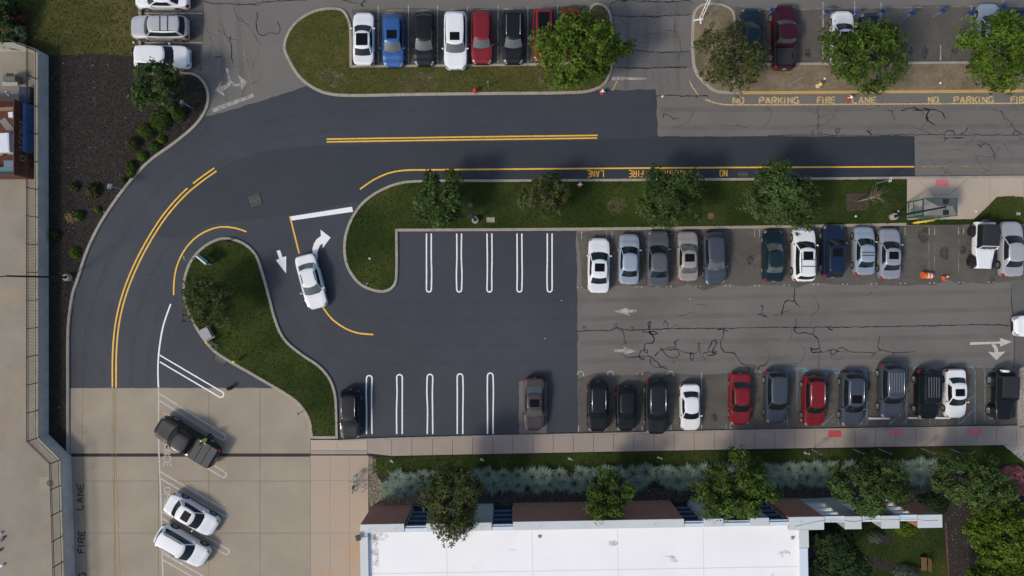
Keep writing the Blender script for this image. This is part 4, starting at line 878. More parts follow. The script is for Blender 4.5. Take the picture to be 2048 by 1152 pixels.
car('suv', 'car', 'suv', 'black', (677, 779, 723, 878), D_, 'black SUV with bright roof rails against the lawn island', 'rg', 'dark', group=g3)
car('sedan', 'car', 'sedan', 'mauve', (1045, 755, 1092, 862), D_, 'brown mauve sedan alone on an unsealed patch', 'S', 'pale', group=g3)
car('suv', 'car', 'suv', 'black', (1173, 763, 1219, 864), D_, 'black SUV with smooth roof next to the fresh asphalt edge', 'r', 'dark', group=g3)
car('hatchback', 'car', 'hatch', 'black', (1231, 773, 1274, 863), D_, 'small black hatchback between two dark SUVs', '', 'dark', group=g3)
car('suv', 'car', 'bigsuv', 'charcoal', (1289, 761, 1337, 869), D_, 'charcoal SUV with bright rails and ribbed roof next to the white hatchback', 'rg', 'dark', group=g3)
car('hatchback', 'car', 'small', 'white', (1357, 768, 1404, 862), D_+1, 'white compact car in the sidewalk row with plain roof', 'a', 'dark', group=g3)
car('sedan', 'car', 'sedan', 'red', (1456, 746, 1504, 851), D_, 'red sedan next to an empty stall by the sidewalk', '', 'dark', group=g3)
car('minivan', 'car', 'suv', 'slate', (1527, 742, 1578, 847), D_, 'slate blue minivan between the two red cars', '', 'dark', group=g3)
car('crossover', 'car', 'suv', 'red', (1603, 752, 1654, 853), D_, 'red SUV with ribbed roof and bright rails in an accessible stall', 'rg', 'dark', group=g3)
car('suv', 'car', 'suv', 'slate', (1678, 745, 1731, 853), D_-1, 'dark slate SUV with rails and sunroof right of the red SUV', 'rgS', 'dark', group=g3)
car('suv', 'car', 'bigsuv', 'slate', (1752, 727, 1814, 836), D_, 'slate blue SUV with pale roof slats standing farthest into the aisle', 'rw', 'dark', group=g3)
car('suv', 'car', 'boxsuv', 'black', (1828, 740, 1884, 838), D_, 'boxy black SUV with a slatted roof', 'wk', 'dark', group=g3)
car('sedan', 'car', 'sedan', 'white', (1884, 738, 1938, 837), D_+1, 'white sedan with sunroof right of the boxy black SUV', 'Sa', 'dark', group=g3)
car('jeep', 'off-roader', 'jeep', 'black', (1974, 745, 2041, 838, 4.0), D_-2, 'black off-roader with a white spare wheel cover', '', 'dark', group=g3)
ga = 'vehicles in the angled stalls'
car('pickup_truck', 'pickup truck', 'pickup', 'black', (305, 828, 441, 939, 5.8), 180-31.5, 'black pickup truck with a covered bed in an angled stall', 'Tg', 'dark', group=ga)
car('sedan', 'car', 'sedan', 'white', (329, 989, 438, 1071, 4.7), -31, 'white sedan with sunroof in an angled stall', 'S', 'dark', group=ga)
car('suv', 'car', 'suv', 'white', (307, 1052, 421, 1133, 4.75), -30, 'white SUV with black roof rails in an angled stall', 'k', 'dark', group=ga)

# ------------------------------------------------------------------ the building along the bottom edge
M_brown = mat('brown_brick', (0.38, 0.19, 0.135), 0.85, (0.33, 0.165, 0.12), 1.5, 6, fine=0.12, fscale=12, bump=0.2)
M_orange = mat('orange_brick', (0.55, 0.20, 0.08), 0.85, (0.48, 0.18, 0.075), 2.0, 6, fine=0.1)
M_cream = mat('cream_panel', (0.62, 0.55, 0.42), 0.8, fine=0.05)
M_greyp = mat('pale_grey_panel', (0.40, 0.44, 0.45), 0.7, (0.36, 0.40, 0.42), 0.6, 5)
M_coping = mat('coping_metal', (0.56, 0.60, 0.60), 0.55, (0.52, 0.56, 0.57), 0.5, 5)
M_copw = mat('white_coping_metal', (0.60, 0.68, 0.76), 0.5)
M_roof = mat('white_roof_membrane', (0.86, 0.86, 0.85), 0.6, (0.82, 0.82, 0.82), 0.35, 5, (0.4, 0.7), col3=(0.72, 0.71, 0.70), scale3=0.5, contrast3=(0.66, 0.8))
M_stain = mat('roof_stain', (0.33, 0.28, 0.23), 0.8, alpha_noise=(1.1, 0.48, 0.80))
M_seam = mat('roof_seam', (0.66, 0.66, 0.67), 0.6)
M_pane = mat('blue_window_glass', (0.008, 0.022, 0.05), 0.05, spec=0.8)
M_spand = mat('blue_grey_spandrel', (0.10, 0.16, 0.24), 0.5)
M_teal = mat('teal_flashing', (0.035, 0.07, 0.08), 0.5)
BH = 5.0
b0 = P(745.8, 1009.9); b1 = P(1811, 991.5); BANG = math.atan2(b1.y-b0.y, b1.x-b0.x); BL = (b1-b0).length
bu = lambda x: (x-720)/1164*BL
bld = empty('building', (b0.x, b0.y, 0), BANG); tag(bld, 'low building with white flat roof and brown brick facade along the bottom edge', 'building')
def bpart(name, u0, u1, v0, v1, z0, z1, m, parent=bld):
    return MB().box(((u0+u1)/2, -(v0+v1)/2, (z0+z1)/2), (u1-u0, v1-v0, z1-z0)).build(name, m, parent)
ROOF_U = bu(1600)
bpart('inner_wall', 0.35, ROOF_U, 0.62, 22, 0, 4.60, M_greyp)
roof = MB().box((ROOF_U/2+.25, -11.3, 4.66), (ROOF_U-.5, 21.2, .12)).build('roof', M_roof, bld)
for a in (6.8, 13.6, 20.4, 27.2): MB().box((a, -11.3, 4.7225), (.05, 21, .006)).build('roof_seam', M_seam, roof)
for b_ in (4.0, 8.0): MB().box((ROOF_U/2+.25, -b_, 4.7265), (ROOF_U-.6, .05, .006)).build('roof_seam', M_seam, roof)
for cx, cy, rx, ry in ((1.1, 2.6, .35, 2.0), (1.0, 4.6, .3, .8), (11.9, 2.3, .6, .12), (13.0, 5.0, 1.6, .15), (6.3, 4.6, .9, .2), (20, 1.9, .5, .25), (24.6, 3.2, 1.0, .3), (33.6, 3.0, .5, .35), (32.8, 4.8, .4, .3), (1.3, 1.05, 1.0, .35)):
    pts = [(cx + rx*math.cos(t)*random.uniform(.7, 1.1), -(cy + ry*math.sin(t)*random.uniform(.7, 1.1)), 4.732) for t in np.linspace(0, 2*math.pi, 14)[:-1]]
    MB().poly(pts).build('roof_stain', M_stain, roof)
for ux, vy in ((14.2, 1.25), (34.3, 1.7)):
    MB().lathe([(.16, 0), (.10, .05), (.05, .06), (.05, .22), (0, .24)], 10, (ux, -vy, 4.72)).build('roof_vent', M_steel, roof)
# parapets
bpart('parapet', 0.0, .55, .60, 22, 0, 4.92, M_greyp); c = bpart('coping', -.03, .60, .63, 22, 4.92, 5.0, M_coping)
bpart('parapet', ROOF_U, bu(1616), .95, 22, 0, 4.92, M_greyp); bpart('coping', ROOF_U-.03, bu(1616)+.03, .98, 2.4, 4.92, 5.0, M_coping); bpart('coping', ROOF_U-.06, bu(1616)-.05, 2.45, 4.7, 4.90, 4.98, M_copw); bpart('coping', ROOF_U-.03, bu(1616), 4.75, 22, 4.92, 5.0, M_coping)
SEG = [('B', 720, 808), ('W', 808, 852), ('G', 852, 890), ('W', 890, 945), ('G', 945, 983), ('W', 983, 1026), ('B', 1026, 1368), ('W', 1368, 1408), ('G', 1408, 1447), ('W', 1447, 1500), ('G', 1500, 1538), ('W', 1538, 1578), ('B', 1578, 1648)]
def brown_panel(u0, u1, v1):
    p = bpart('brick_panel', u0, u1, 0, v1, 0, 4.86, M_brown)
    # courses: shallow recessed joints every 0.6 m, proud bands between
    zz = np.arange(0.0, 4.8, .406)
    for i, z in enumerate(zz): MB().box(((u0+u1)/2, .006, z+.2), (u1-u0-.02, .012, .385)).build('brick_course', M_brown, p)
    MB().box(((u0+u1)/2, .012, 4.88), (u1-u0+.0, .03, .05)).build('flashing', M_teal, p)
for k, x0, x1 in SEG:
    u0, u1 = bu(x0), bu(x1)
    if k == 'B':
        d = .60 if x1 < 1600 else .98
        brown_panel(u0, u1, d); bpart('coping', u0+.004, u1-.004, -.03, d+.02, 4.905, 5.0, M_coping)
    elif k == 'G':
        bpart('pilaster', u0, u1, .02, .60, 0, 4.90, M_greyp); bpart('coping', u0+.004, u1-.004, -.01, .62, 4.905, 5.0, M_coping)
    else:
        w = empty('window', parent=bld)
        bpart('backing', u0+.004, u1-.004, .42, .60, 0, 4.70, M_spand, w)
        for j in range(4):
            z0 = .25 + j*1.08
            bpart('pane', u0+.06, u1-.06, .38, .405, z0, z0+.66, M_pane, w)
            bpart('spandrel', u0+.012, u1-.012, .30, .41, z0+.70, z0+1.02, M_spand, w)
        for uu in (u0+.03, u1-.03): bpart('mullion', uu-.025, uu+.025, .31, .412, .0, 4.55, M_copw, w)
        bpart('lintel', u0+.004, u1-.004, .22, .60, 4.705, 4.80, M_copw, w); bpart('coping', u0+.004, u1-.004, .36, .61, 4.84, 4.93, M_copw)
# open screen wall that runs on past the roof
OP = [('O', 1648, 1690), ('G', 1690, 1723), ('O', 1723, 1763), ('G', 1763, 1799), ('O', 1799, 1836), ('E', 1836, 1884)]
for k, x0, x1 in OP:
    u0, u1 = bu(x0), bu(x1)
    if k == 'O':
        bpart('beam', u0, u1, .03, .45, 4.35, 4.78, M_greyp); bpart('coping', u0+.004, u1-.004, .0, .48, 4.79, 4.86, M_copw)
        for z in (1.2, 2.3, 3.4): bpart('beam', u0, u1, .08, .40, z, z+.30, M_copw)
        bpart('sill_wall', u0, u1, .05, .55, 0, .55, M_greyp)
    elif k == 'G':
        bpart('pilaster', u0, u1, .02, .98, 0, 4.90, M_greyp); bpart('cream_lining', u0-.012, u0-.002, .06, .96, 0, 4.34, M_cream); bpart('coping', u0+.004, u1-.004, -.01, 1.0, 4.905, 5.0, M_coping)
        bpart('cream_lining', u1+.002, u1+.012, .46, .96, 0, 4.34, M_cream)
    else:
        brown_panel(u0, u1, .98); bpart('orange_lining', u0-.012, u0-.002, .06, .96, 0, 4.34, M_orange); bpart('coping', u0+.004, u1+.02, -.03, 1.0, 4.905, 5.0, M_coping)
# lightning protection along the coping
for x in (739, 791, 1080, 1195, 1309, 1428, 963, 1600, 1660): MB().tube([(bu(x), -.35, 5.0), (bu(x)+.02, -.35, 5.3)], .015, 5).build('air_terminal', M_steel, bld)
MB().tube([(bu(1590), -.7, 5.012), (bu(1640), -.3, 5.012), (bu(1690), -.32, 5.012), (bu(1708), -.42, 5.012), (bu(1722), -.33, 5.012), (bu(1740), -.3, 4.88), (bu(1764), -.3, 4.99), (bu(1800), -.3, 5.012), (bu(1838), -.32, 4.99), (bu(1850), -.42, 5.012), (bu(1876), -.42, 5.012)], .018, 5).build('cable', M_steel, bld)
fl = empty('floodlight', P(735, 1072, 5.0)); tag(fl, 'black floodlight on a bracket at the roof corner', 'floodlight')
MB().tube([(0, 0, 0), (-.1, .02, .28), (-.45, -.02, .30)], .03, 6).build('bracket', M_steel, fl); MB().box((-.68, -.05, .28), (.34, .42, .16), .25).build('lamp_housing', M_dsteel, fl)

# ------------------------------------------------------------------ retaining wall with railing, yard behind it
M_wall = mat('retaining_wall_concrete', (0.52, 0.52, 0.48), 0.85, (0.40, 0.405, 0.38), 0.7, 6, fine=0.1, bump=0.25)
M_walltop = mat('wall_coping_concrete', (0.34, 0.32, 0.25), 0.85, (0.28, 0.265, 0.21), 1.2, 6, fine=0.1)
WH = 1.36
wall_px = [(-220, 97), (61, 97), (99, 112), (99.5, 868), (143, 911), (151, 1160), (160, 1450)]
wp = [Vector((p.x, p.y)) for p in PP(wall_px)]
wall = empty('retaining_wall', (0, 0, 0)); tag(wall, 'long grey concrete retaining wall between the yard and the mulch bed', 'wall')
Nw = normals2(wp, False)
def wall_strip(name, off0, off1, z0, z1, m, i, gap=0.0):
    a, b_ = wp[i], wp[i+1]; A0, A1, B0, B1 = a + Nw[i]*off0, a + Nw[i]*off1, b_ + Nw[i+1]*off0, b_ + Nw[i+1]*off1
    d = (b_-a).normalized()*gap
    pts = [A0+d, B0-d, B1-d, A1+d]
    if area2(pts) < 0: pts = pts[::-1]
    return MB().prism(pts, z0, z1).build(name, m, wall)
for i in range(len(wp)-1):
    n = max(1, int(round((wp[i+1]-wp[i]).length/6.0)))
    a, b_ = wp[i], wp[i+1]
    for j in range(n):
        t0, t1 = j/n, (j+1)/n; q0, q1 = a.lerp(b_, t0), a.lerp(b_, t1); n0, n1 = Nw[i].lerp(Nw[i+1], t0), Nw[i].lerp(Nw[i+1], t1); g = (b_-a).normalized()*.008
        sg = -1
        for nm, o0, o1, z0, z1, m in (('wall_panel', 0, .28, -.1, WH-.02, M_wall), ('coping', -.02, .32, WH-.015, WH+.06, M_walltop)):
            pts = [q0+n0*o0*sg+g, q1+n1*o0*sg-g, q1+n1*o1*sg-g, q0+n0*o1*sg+g]
            if area2(pts) < 0: pts = pts[::-1]
            MB().prism(pts, z0, z1).build(nm, m, wall)
rail = empty('railing'); tag(rail, 'black metal railing on top of the grey retaining wall', 'railing')
FZ = WH+.06; FH = 1.22
def at_wall(i, t, o): q = wp[i].lerp(wp[i+1], t); nn = Nw[i].lerp(Nw[i+1], t); return q - nn*o
first = True
for i in range(1, len(wp)-1):
    Ls = (wp[i+1]-wp[i]).length; n = max(1, int(round(Ls/2.35)))
    for j in range(n):
        A, B = at_wall(i, j/n, .13), at_wall(i, (j+1)/n, .13)
        MB().box((A.x, A.y, FZ+FH/2+.02), (.07, .07, FH+.04)).build('post', M_dsteel, rail)
        for z in (FZ+.12, FZ+FH-.18, FZ+FH): MB().tube([(A.x, A.y, z), (B.x, B.y, z)], .030, 4).build('rail', M_dsteel, rail)
        pn = MB(); m_ = max(2, int(round((B-A).length/.125)))
        for k in range(1, m_): q = A.lerp(B, k/m_); pn.tube([(q.x, q.y, FZ+.10), (q.x, q.y, FZ+FH)], .014, 4, False)
        o = pn.build('balusters', M_dsteel, rail); o['kind'] = 'stuff'
# yard things
M_rust = mat('rusty_brown_steel', (0.115, 0.035, 0.022), 0.75, (0.08, 0.026, 0.018), 1.5, 6, fine=0.15)
M_tarp = mat('blue_tarp', (0.07, 0.19, 0.52), 0.6, (0.055, 0.15, 0.42), 1.5, 5)
M_letp = mat('pale_letter_paint', (0.30, 0.24, 0.21), 0.8)
cx0, cx1 = P(0, 0).x - 2.2, P(69, 0).x; cy0, cy1 = P(0, 359).y, P(0, 214).y
dump = empty('dumpster', ((cx0+cx1)/2, (cy0+cy1)/2, 0)); tag(dump, 'brown open dumpster full of scrap behind the railing', 'dumpster')
dw, dl, dh = cx1-cx0, cy1-cy0, 2.25
for nm, c, d in (('side_wall', (dw/2-.04, 0, dh/2+.1), (.08, dl, dh)), ('side_wall', (-dw/2+.04, 0, dh/2+.1), (.08, dl, dh)), ('end_wall', (0, dl/2-.04, dh/2+.1), (dw-.17, .08, dh)), ('end_wall', (0, -dl/2+.04, dh/2+.1), (dw-.17, .08, dh)), ('floor_plate', (0, 0, .14), (dw-.17, dl-.17, .06))):
    MB().box(c, d).build(nm, M_rust, dump)
for j in range(9): MB().box((dw/2+.035, -dl/2+.3+j*(dl-.6)/8, dh/2+.1), (.06, .10, dh-.1)).build('rib', M_rust, dump)
MB().tube([(dw/2-.04, -dl/2, dh+.13), (dw/2-.04, dl/2, dh+.13)], .06, 6).build('top_rail', M_rust, dump)
# letters on the dumpster side
def side_letters(text, x, y0, y1, z0, z1):
    adv = [(1.2 if c == 'I' else 4.0) for c in text]; k = (y1-y0)/(sum(adv)+1.9*(len(text)-1)); u = 0
    for c, a in zip(text, adv):
        g = MB()
        for st in GLY[c]:
            pts = [Vector((y0+(u+gx)*k, z0+(z1-z0)*gy/6)) for gx, gy in st]; vs, fs = ribbon(pts, .07, 0)
            g.add([(x, p[0], p[1]) for p in vs], fs)
        g.build('letter', M_letp, dump); u += a+1.9
side_letters('B', dw/2+.072, -dl/2+1.35, -dl/2+1.75, 1.25, 1.85); side_letters('AGONA', dw/2+.072, -dl/2+2.2, -dl/2+4.7, 1.35, 1.95)
tarp = MB(); nx = 24
vs = []; fs = []
for i in range(nx+1):
    y = -dl/2 + 2.1 + (dl-2.15)*i/nx
    for j, (xx, z) in enumerate(((dw/2+.09, 1.55), (dw/2+.18, 1.15), (dw/2+.30, .6), (dw/2+.48, .02))): vs.append((xx + .025*math.sin(i*2.6+j), y, z + .02*math.sin(i*1.7)))
    if i:
        for j in range(3): a = (i-1)*4+j; fs.append((a, a+1, a+5, a+4))
vs2 = [(x-.012, y, z-.004) for x, y, z in vs]; n0 = len(vs); fs += [tuple(k+n0 for k in f[::-1]) for f in fs]
tp = MB().add(vs+vs2, fs).build('tarp', M_tarp, loc=dump.location, smooth=True); tag(tp, 'blue tarp hanging over the side of the brown dumpster', 'tarp')
M_wbox = mat('white_board', (0.62, 0.64, 0.68), 0.6); M_wood = mat('scrap_wood', (0.26, 0.17, 0.09), 0.8, (0.19, 0.12, 0.065), 3, 5); M_tealb = mat('teal_sheet', (0.09, 0.19, 0.20), 0.6)
def junk(name, cat, label, px, py, z, d, rz, m, tilt=0.0):
    p = P(px, py, z); b_ = MB(); b_.box((0, 0, 0), d); b_.box((0, 0, d[2]/2+.012), (d[0]*.9, d[1]*.9, .02)); o = b_.build(name, m, loc=p, rot=(tilt, 0, rz)); tag(o, label, cat, 'scrap in the dumpster'); return o
junk('white_box', 'box', 'large white box lying in the brown dumpster', 8, 288, 1.9, (1.5, 1.6, .9), .05, M_wbox)
junk('grey_board', 'board', 'pale grey board standing in the dumpster beside the white box', 22, 288, 2.0, (.7, 1.6, .12), .0, mat('grey_board', (.36, .37, .40), .6))
junk('white_carton', 'carton', 'small white carton by the dumpster rim', 24, 230, 1.7, (.42, .45, .3), .1, M_wbox)
junk('pallet', 'pallet', 'grey slatted pallet tilted in the dumpster', 16, 252, 1.5, (.6, 1.3, .12), .55, mat('grey_wood', (.20, .19, .17), .8), .3)
junk('teal_sheet', 'sheet', 'teal sheet at the lower end of the dumpster', 12, 342, 1.7, (2.0, .7, .06), .1, M_tealb)
junk('blue_grey_sheet', 'sheet', 'blue grey sheet above the teal sheet in the dumpster', 20, 328, 1.8, (1.0, .6, .06), 0, mat('blue_grey', (.12, .16, .22), .6))
junk('plank', 'plank', 'brown plank inside the upper end of the dumpster', 12, 218, 1.9, (1.4, .3, .06), .05, M_wood)
junk('orange_scrap', 'scrap', 'orange brown scrap beside the white box', 3, 308, 1.8, (.5, .4, .3), .4, M_wood)
ac = empty('machine', P(33, 162)); tag(ac, 'grey machine with slanted cover standing in the yard above the dumpster', 'machine')
MB().box((0, 0, .45), (1.0, .55, .9)).build('housing', mat('grey_green', (.10, .115, .10), .6), ac); MB().box((.1, .25, .93), (.6, .25, .05)).build('vent', M_dsteel, ac); MB().box((-.15, -.42, .55), (1.3, .35, .05)).build('cover', mat('pale_grey_metal', (.34, .35, .33), .5), ac)
gt = empty('blue_cart', P(63, 195)); tag(gt, 'dark blue wheeled cart between the machine and the dumpster', 'cart')
MB().box((0, 0, .55), (.9, 1.3, .6), taper=1.05).build('bin', mat('dark_blue', (.012, .02, .06), .6), gt); MB().tube([(-.4, .6, .9), (-.4, 1.1, 1.1), (.3, 1.1, 1.1), (.3, .6, .9)], .03, 6).build('handle', M_dsteel, gt)
for sx in (-.4, .4): MB().lathe([(.16, -.05), (.16, .05)], 12, (sx, -.4, .16), 'X').build('wheel', M_rubber, gt)
random.seed(8)
LIT = [('paper_scrap', 'litter', 'white paper scrap on the yard below the grey machine', P(10+random.uniform(0, 35), 186+random.uniform(-5, 6)), M_wbox) for _ in range(9)]
for nm, c, lb, p, m in LIT: tag(MB().lathe([(.09, 0), (.07, .05), (0, .06)], 6).build(nm, m, loc=p, rot=(.2, .1, random.random()*6)), lb, c, 'paper scraps in the yard')
for px, py, m in ((3, 1080, M_tarp), (2, 1066, M_wbox), (6, 1130, M_wbox), (7, 1075, M_wood), (1, 1100, M_wood)):
    tag(MB().box((0, 0, .12), (.3, .22, .24), taper=.8).build('litter_box', m, loc=P(px, py), rot=(0, 0, random.random())), 'small litter box at the left edge of the yard', 'litter', 'litter at the yard edge')
sq = P(91, 967); MB().box((0, 0, .003), (1.0, 1.1, .012)).build('yard_patch', mat('yard_patch', (.27, .245, .185), .9), yard, loc=(sq.x, sq.y, 0)); sq = P(100, 966); MB().lathe([(.30, 0), (.30, .015), (0, .016)], 20).build('manhole_cover', mat('rust_cover', (.12, .10, .085), .8), yard, loc=(sq.x, sq.y, .001))

# ------------------------------------------------------------------ trees and plants
RNG = np.random.default_rng(21)
def leaves_mesh(name, C, Nrm, ln, wd, tint, m, fold=False):
    """C centres, Nrm leaf normals, ln/wd sizes, tint colours -> one mesh of leaf blades"""
    n = len(C); r = RNG.normal(size=(n, 3)); t = np.cross(Nrm, r); t /= np.linalg.norm(t, axis=1)[:, None] + 1e-9; b_ = np.cross(Nrm, t)
    ln = np.broadcast_to(ln, n)[:, None]; wd = np.broadcast_to(wd, n)[:, None]
    V = np.empty((n, 4, 3)); V[:, 0] = C - t*ln/2; V[:, 1] = C + b_*wd/2 - t*ln*.05 ; V[:, 2] = C + t*ln/2 - Nrm*ln*.12; V[:, 3] = C - b_*wd/2 - t*ln*.05
    return quads_mesh(name, V, tint, m)
def quads_mesh(name, V, tint, m):
    n = len(V); me = bpy.data.meshes.new(name); k = V.shape[1]
    me.vertices.add(n*k); me.vertices.foreach_set('co', V.reshape(-1).astype(np.float32))
    me.loops.add(n*k); me.loops.foreach_set('vertex_index', np.arange(n*k, dtype=np.int32))
    me.polygons.add(n); me.polygons.foreach_set('loop_start', np.arange(0, n*k, k, dtype=np.int32)); me.polygons.foreach_set('loop_total', np.full(n, k, dtype=np.int32))
    me.update(calc_edges=True)
    a = me.attributes.new('tint', 'FLOAT_COLOR', 'POINT'); col = np.ones((n, k, 4), dtype=np.float32); col[:, :, :3] = np.clip(tint, 0, 1)[:, None, :]
    a.data.foreach_set('color', col.reshape(-1)); me.materials.append(m); return me
M_leaf = leaf_mat('leaf', 0.28); M_blade = leaf_mat('grass_blade', 0.15)
M_bark = mat('bark', (0.085, 0.065, 0.05), 0.9, (0.05, 0.04, 0.03), 6, 6, coord='object', bump=0.5)
M_birch = mat('pale_bark', (0.32, 0.29, 0.24), 0.85, (0.20, 0.17, 0.14), 5, 6, coord='object')
PAL = dict(bright=((0.060, 0.120, 0.014), (0.105, 0.165, 0.022)), mid=((0.045, 0.090, 0.016), (0.078, 0.122, 0.022)), dark=((0.045, 0.085, 0.024), (0.075, 0.115, 0.032)), olive=((0.060, 0.078, 0.026), (0.090, 0.102, 0.034)),
           deep=((0.028, 0.055, 0.022), (0.04, 0.075, 0.02)), blue=((0.165, 0.245, 0.195), (0.26, 0.33, 0.26)), lime=((0.070, 0.135, 0.014), (0.125, 0.185, 0.022)), grey=((0.10, 0.15, 0.10), (0.13, 0.17, 0.12)), tan=((0.20, 0.16, 0.08), (0.27, 0.21, 0.10)), pink=((0.42, 0.13, 0.16), (0.55, 0.25, 0.26)), redb=((0.12, 0.05, 0.04), (0.16, 0.08, 0.05)))
def tints(n, pal, lobe=None, var=.22):
    a, b_ = (np.array(x) for x in PAL[pal]); t = RNG.random(n)[:, None]; c = a*(1-t) + b_*t
    c = c*(1 + var*RNG.normal(size=(n, 1))*.8)
    if lobe is not None: c = c*lobe[:, None]
    return np.clip(c, .004, .9)
def tree(name, label, cx, cy, wx, wy, h, pal, leaf, n, seed, nl=34, lobe_r=.30, cat='tree', group='trees', holes=0.0, trunk_r=.13, low=.30, bark=None, base=None):
    """cx, cy: pixel centre of the crown as seen; wx, wy: its pixel width and height"""
    global RNG; RNG = np.random.default_rng(seed); zc = h*.60; k = (CAM_H-zc)/CAM_H
    p = P(cx, cy, zc); p.z = 0.10; rx, ry, rz = wx*.92/2/S*k, wy*.92/2/S*k, h*(1-low)/2; zc = h - rz
    R = empty(name, p); tag(R, label, cat, group)
    # lobes
    i = np.arange(nl); ph = i*2.39996 + RNG.normal(size=nl)*.35; cz = 1 - (i+.5)/nl*1.55 + RNG.normal(size=nl)*.05; cz = np.clip(cz, -.75, 1); sr = np.sqrt(1-cz**2)
    az = 1 + .14*np.sin(ph*2 + seed) + .12*np.sin(ph*3 + seed*1.7) + .08*np.sin(ph*5 + seed*.6)
    rad = (.66 + .28*RNG.random(nl))*az*np.where(RNG.random(nl) < holes, .55, 1.0)
    LC = np.stack([np.cos(ph)*sr*rad*rx, np.sin(ph)*sr*rad*ry, zc + cz*rad*rz*.85], 1)
    LR = lobe_r*(.6 + .75*RNG.random(nl))*min(rx, ry)
    # twigs: each carries a tight spray of leaves
    per = 9; nt_ = int(n*1.35/per); w = LR**2; w /= w.sum(); ti = RNG.choice(nl, nt_, p=w)
    d = RNG.normal(size=(nt_, 3)); d /= np.linalg.norm(d, axis=1)[:, None]; rr = (RNG.random(nt_)**.38)[:, None]*(1 + .35*RNG.random((nt_, 1))**3)
    TC = LC[ti] + d*rr*LR[ti][:, None]*np.array([1, 1, .8])
    keep = TC[:, 2] > h*low*.6; TC = TC[keep]; ti = ti[keep]; d = d[keep]; nt_ = len(TC)
    out = TC - np.array([0, 0, zc]); out /= np.linalg.norm(out, axis=1)[:, None] + 1e-9
    TN = d*.6 + out*.5 + np.array([0, 0, .6]) + RNG.normal(size=TC.shape)*.55; TN /= np.linalg.norm(TN, axis=1)[:, None]
    lt = (.80 + .42*RNG.random(nl))[ti]*(.62 + .76*RNG.random(nt_))
    g = np.repeat(np.arange(nt_), per); off = RNG.normal(size=(len(g), 3))*leaf*.62; off -= TN[g]*(off*TN[g]).sum(1)[:, None]*.6
    C = TC[g] + off; Nn = TN[g] + RNG.normal(size=C.shape)*.28; Nn /= np.linalg.norm(Nn, axis=1)[:, None]
    ln = leaf*(.7 + .6*RNG.random(len(C)))
    me = leaves_mesh('crown', C, Nn, ln, ln*.66, tints(len(C), pal, lt[g], .12), M_leaf)
    link('crown', me, R)
    b_ = MB(); lean = RNG.normal(size=2)*.15
    b_.tube([(0, 0, -.15), (lean[0]*.3, lean[1]*.3, h*.2), (lean[0], lean[1], h*.45), (lean[0]*1.2, lean[1]*1.2, h*.72)], [trunk_r*1.25, trunk_r, trunk_r*.75, trunk_r*.3], 8)
    b_.build('trunk', bark or M_bark, R, smooth=True)
    for j in range(0, nl, max(1, nl//9)):
        q = LC[j]; t0 = h*(.22 + .25*RNG.random()); MB().tube([(lean[0]*t0/h*2, lean[1]*t0/h*2, t0), (q[0]*.45, q[1]*.45, t0*.55 + q[2]*.45), (q[0]*.95, q[1]*.95, q[2]*.98)], [trunk_r*.45, trunk_r*.3, trunk_r*.1], 5).build('limb', bark or M_bark, R)
    return R
gC, gT, gBd = 'trees on the long lawn', 'trees along the upper verge', 'trees in front of the building'
tree('maple_tree', 'bright green tree shading two red cars in the upper row', 1156, 107, 176, 160, 6.4, 'bright', .24, 9000, 1, 40, .29, group=gT)
tree('locust_tree', 'sparse olive tree at the right corner of the drive entrance', 1456, 118, 146, 160, 6.2, 'olive', .17, 6200, 2, 36, .24, group=gT, holes=.3)
tree('maple_tree', 'green tree half covering the white and dark blue cars', 1726, 112, 172, 160, 6.4, 'mid', .22, 8000, 3, 36, .27, group=gT, holes=.2)
tree('maple_tree', 'green tree at the upper right corner over the pale blue car', 1995, 105, 172, 150, 6.4, 'bright', .22, 8500, 4, 38, .28, group=gT, holes=.1)
tree('young_tree', 'dark green tree in the mulch bed above round shrubs', 316, 178, 104, 98, 4.6, 'dark', .19, 5200, 5, 26, .32, group='trees in the mulch bed')
tree('maple_tree', 'dark leafy tree beside the lamp post near the left end of the long lawn', 880, 400, 100, 112, 5.2, 'dark', .20, 5600, 6, 26, .30, group=gC)
tree('small_tree', 'small olive tree opposite the word painted nearest the lawn end', 1092, 393, 96, 94, 4.4, 'olive', .15, 5200, 7, 26, .33, group=gC)
tree('maple_tree', 'broad green tree overlapping the upside-down lettering', 1334, 397, 140, 128, 5.6, 'dark', .18, 9000, 8, 34, .29, group=gC)
tree('maple_tree', 'broad green tree just left of the bare sapling', 1562, 395, 148, 136, 5.8, 'dark', .18, 9500, 9, 36, .29, group=gC)
tree('small_tree', 'dark tree on the left lawn island beside the white sign board', 418, 606, 116, 100, 4.8, 'olive', .15, 6200, 10, 28, .33, group='trees on the left island')
tree('large_tree', 'big dense dark tree overlapping the white roof edge', 907, 996, 134, 152, 7.6, 'olive', .16, 12500, 11, 44, .29, group=gBd)
tree('small_tree', 'small green tree in front of the long brown brick panel', 1212, 986, 96, 100, 6.2, 'mid', .19, 5000, 12, 26, .30, group=gBd, holes=.15)
tree('large_tree', 'loose green tree over the blue striped windows', 1470, 972, 152, 168, 7.6, 'mid', .20, 8500, 13, 40, .25, group=gBd, holes=.3)
tree('large_tree', 'round green tree hiding part of the open screen wall', 1733, 970, 146, 130, 7.4, 'dark', .19, 9000, 14, 38, .28, group=gBd)
tree('large_tree', 'dark spreading tree beyond the right end of the screen wall', 1934, 958, 142, 118, 6.4, 'dark', .19, 8000, 15, 36, .27, group=gBd, holes=.15)
tree('courtyard_tree', 'dark green tree in the courtyard beside the white roof', 1672, 1112, 118, 110, 5.6, 'deep', .18, 7000, 16, 30, .31, group='courtyard planting')
tree('courtyard_tree', 'dark shrubby tree in the shade behind the screen wall', 1660, 1068, 80, 40, 3.0, 'deep', .16, 2600, 17, 18, .34, group='courtyard planting', low=.15)
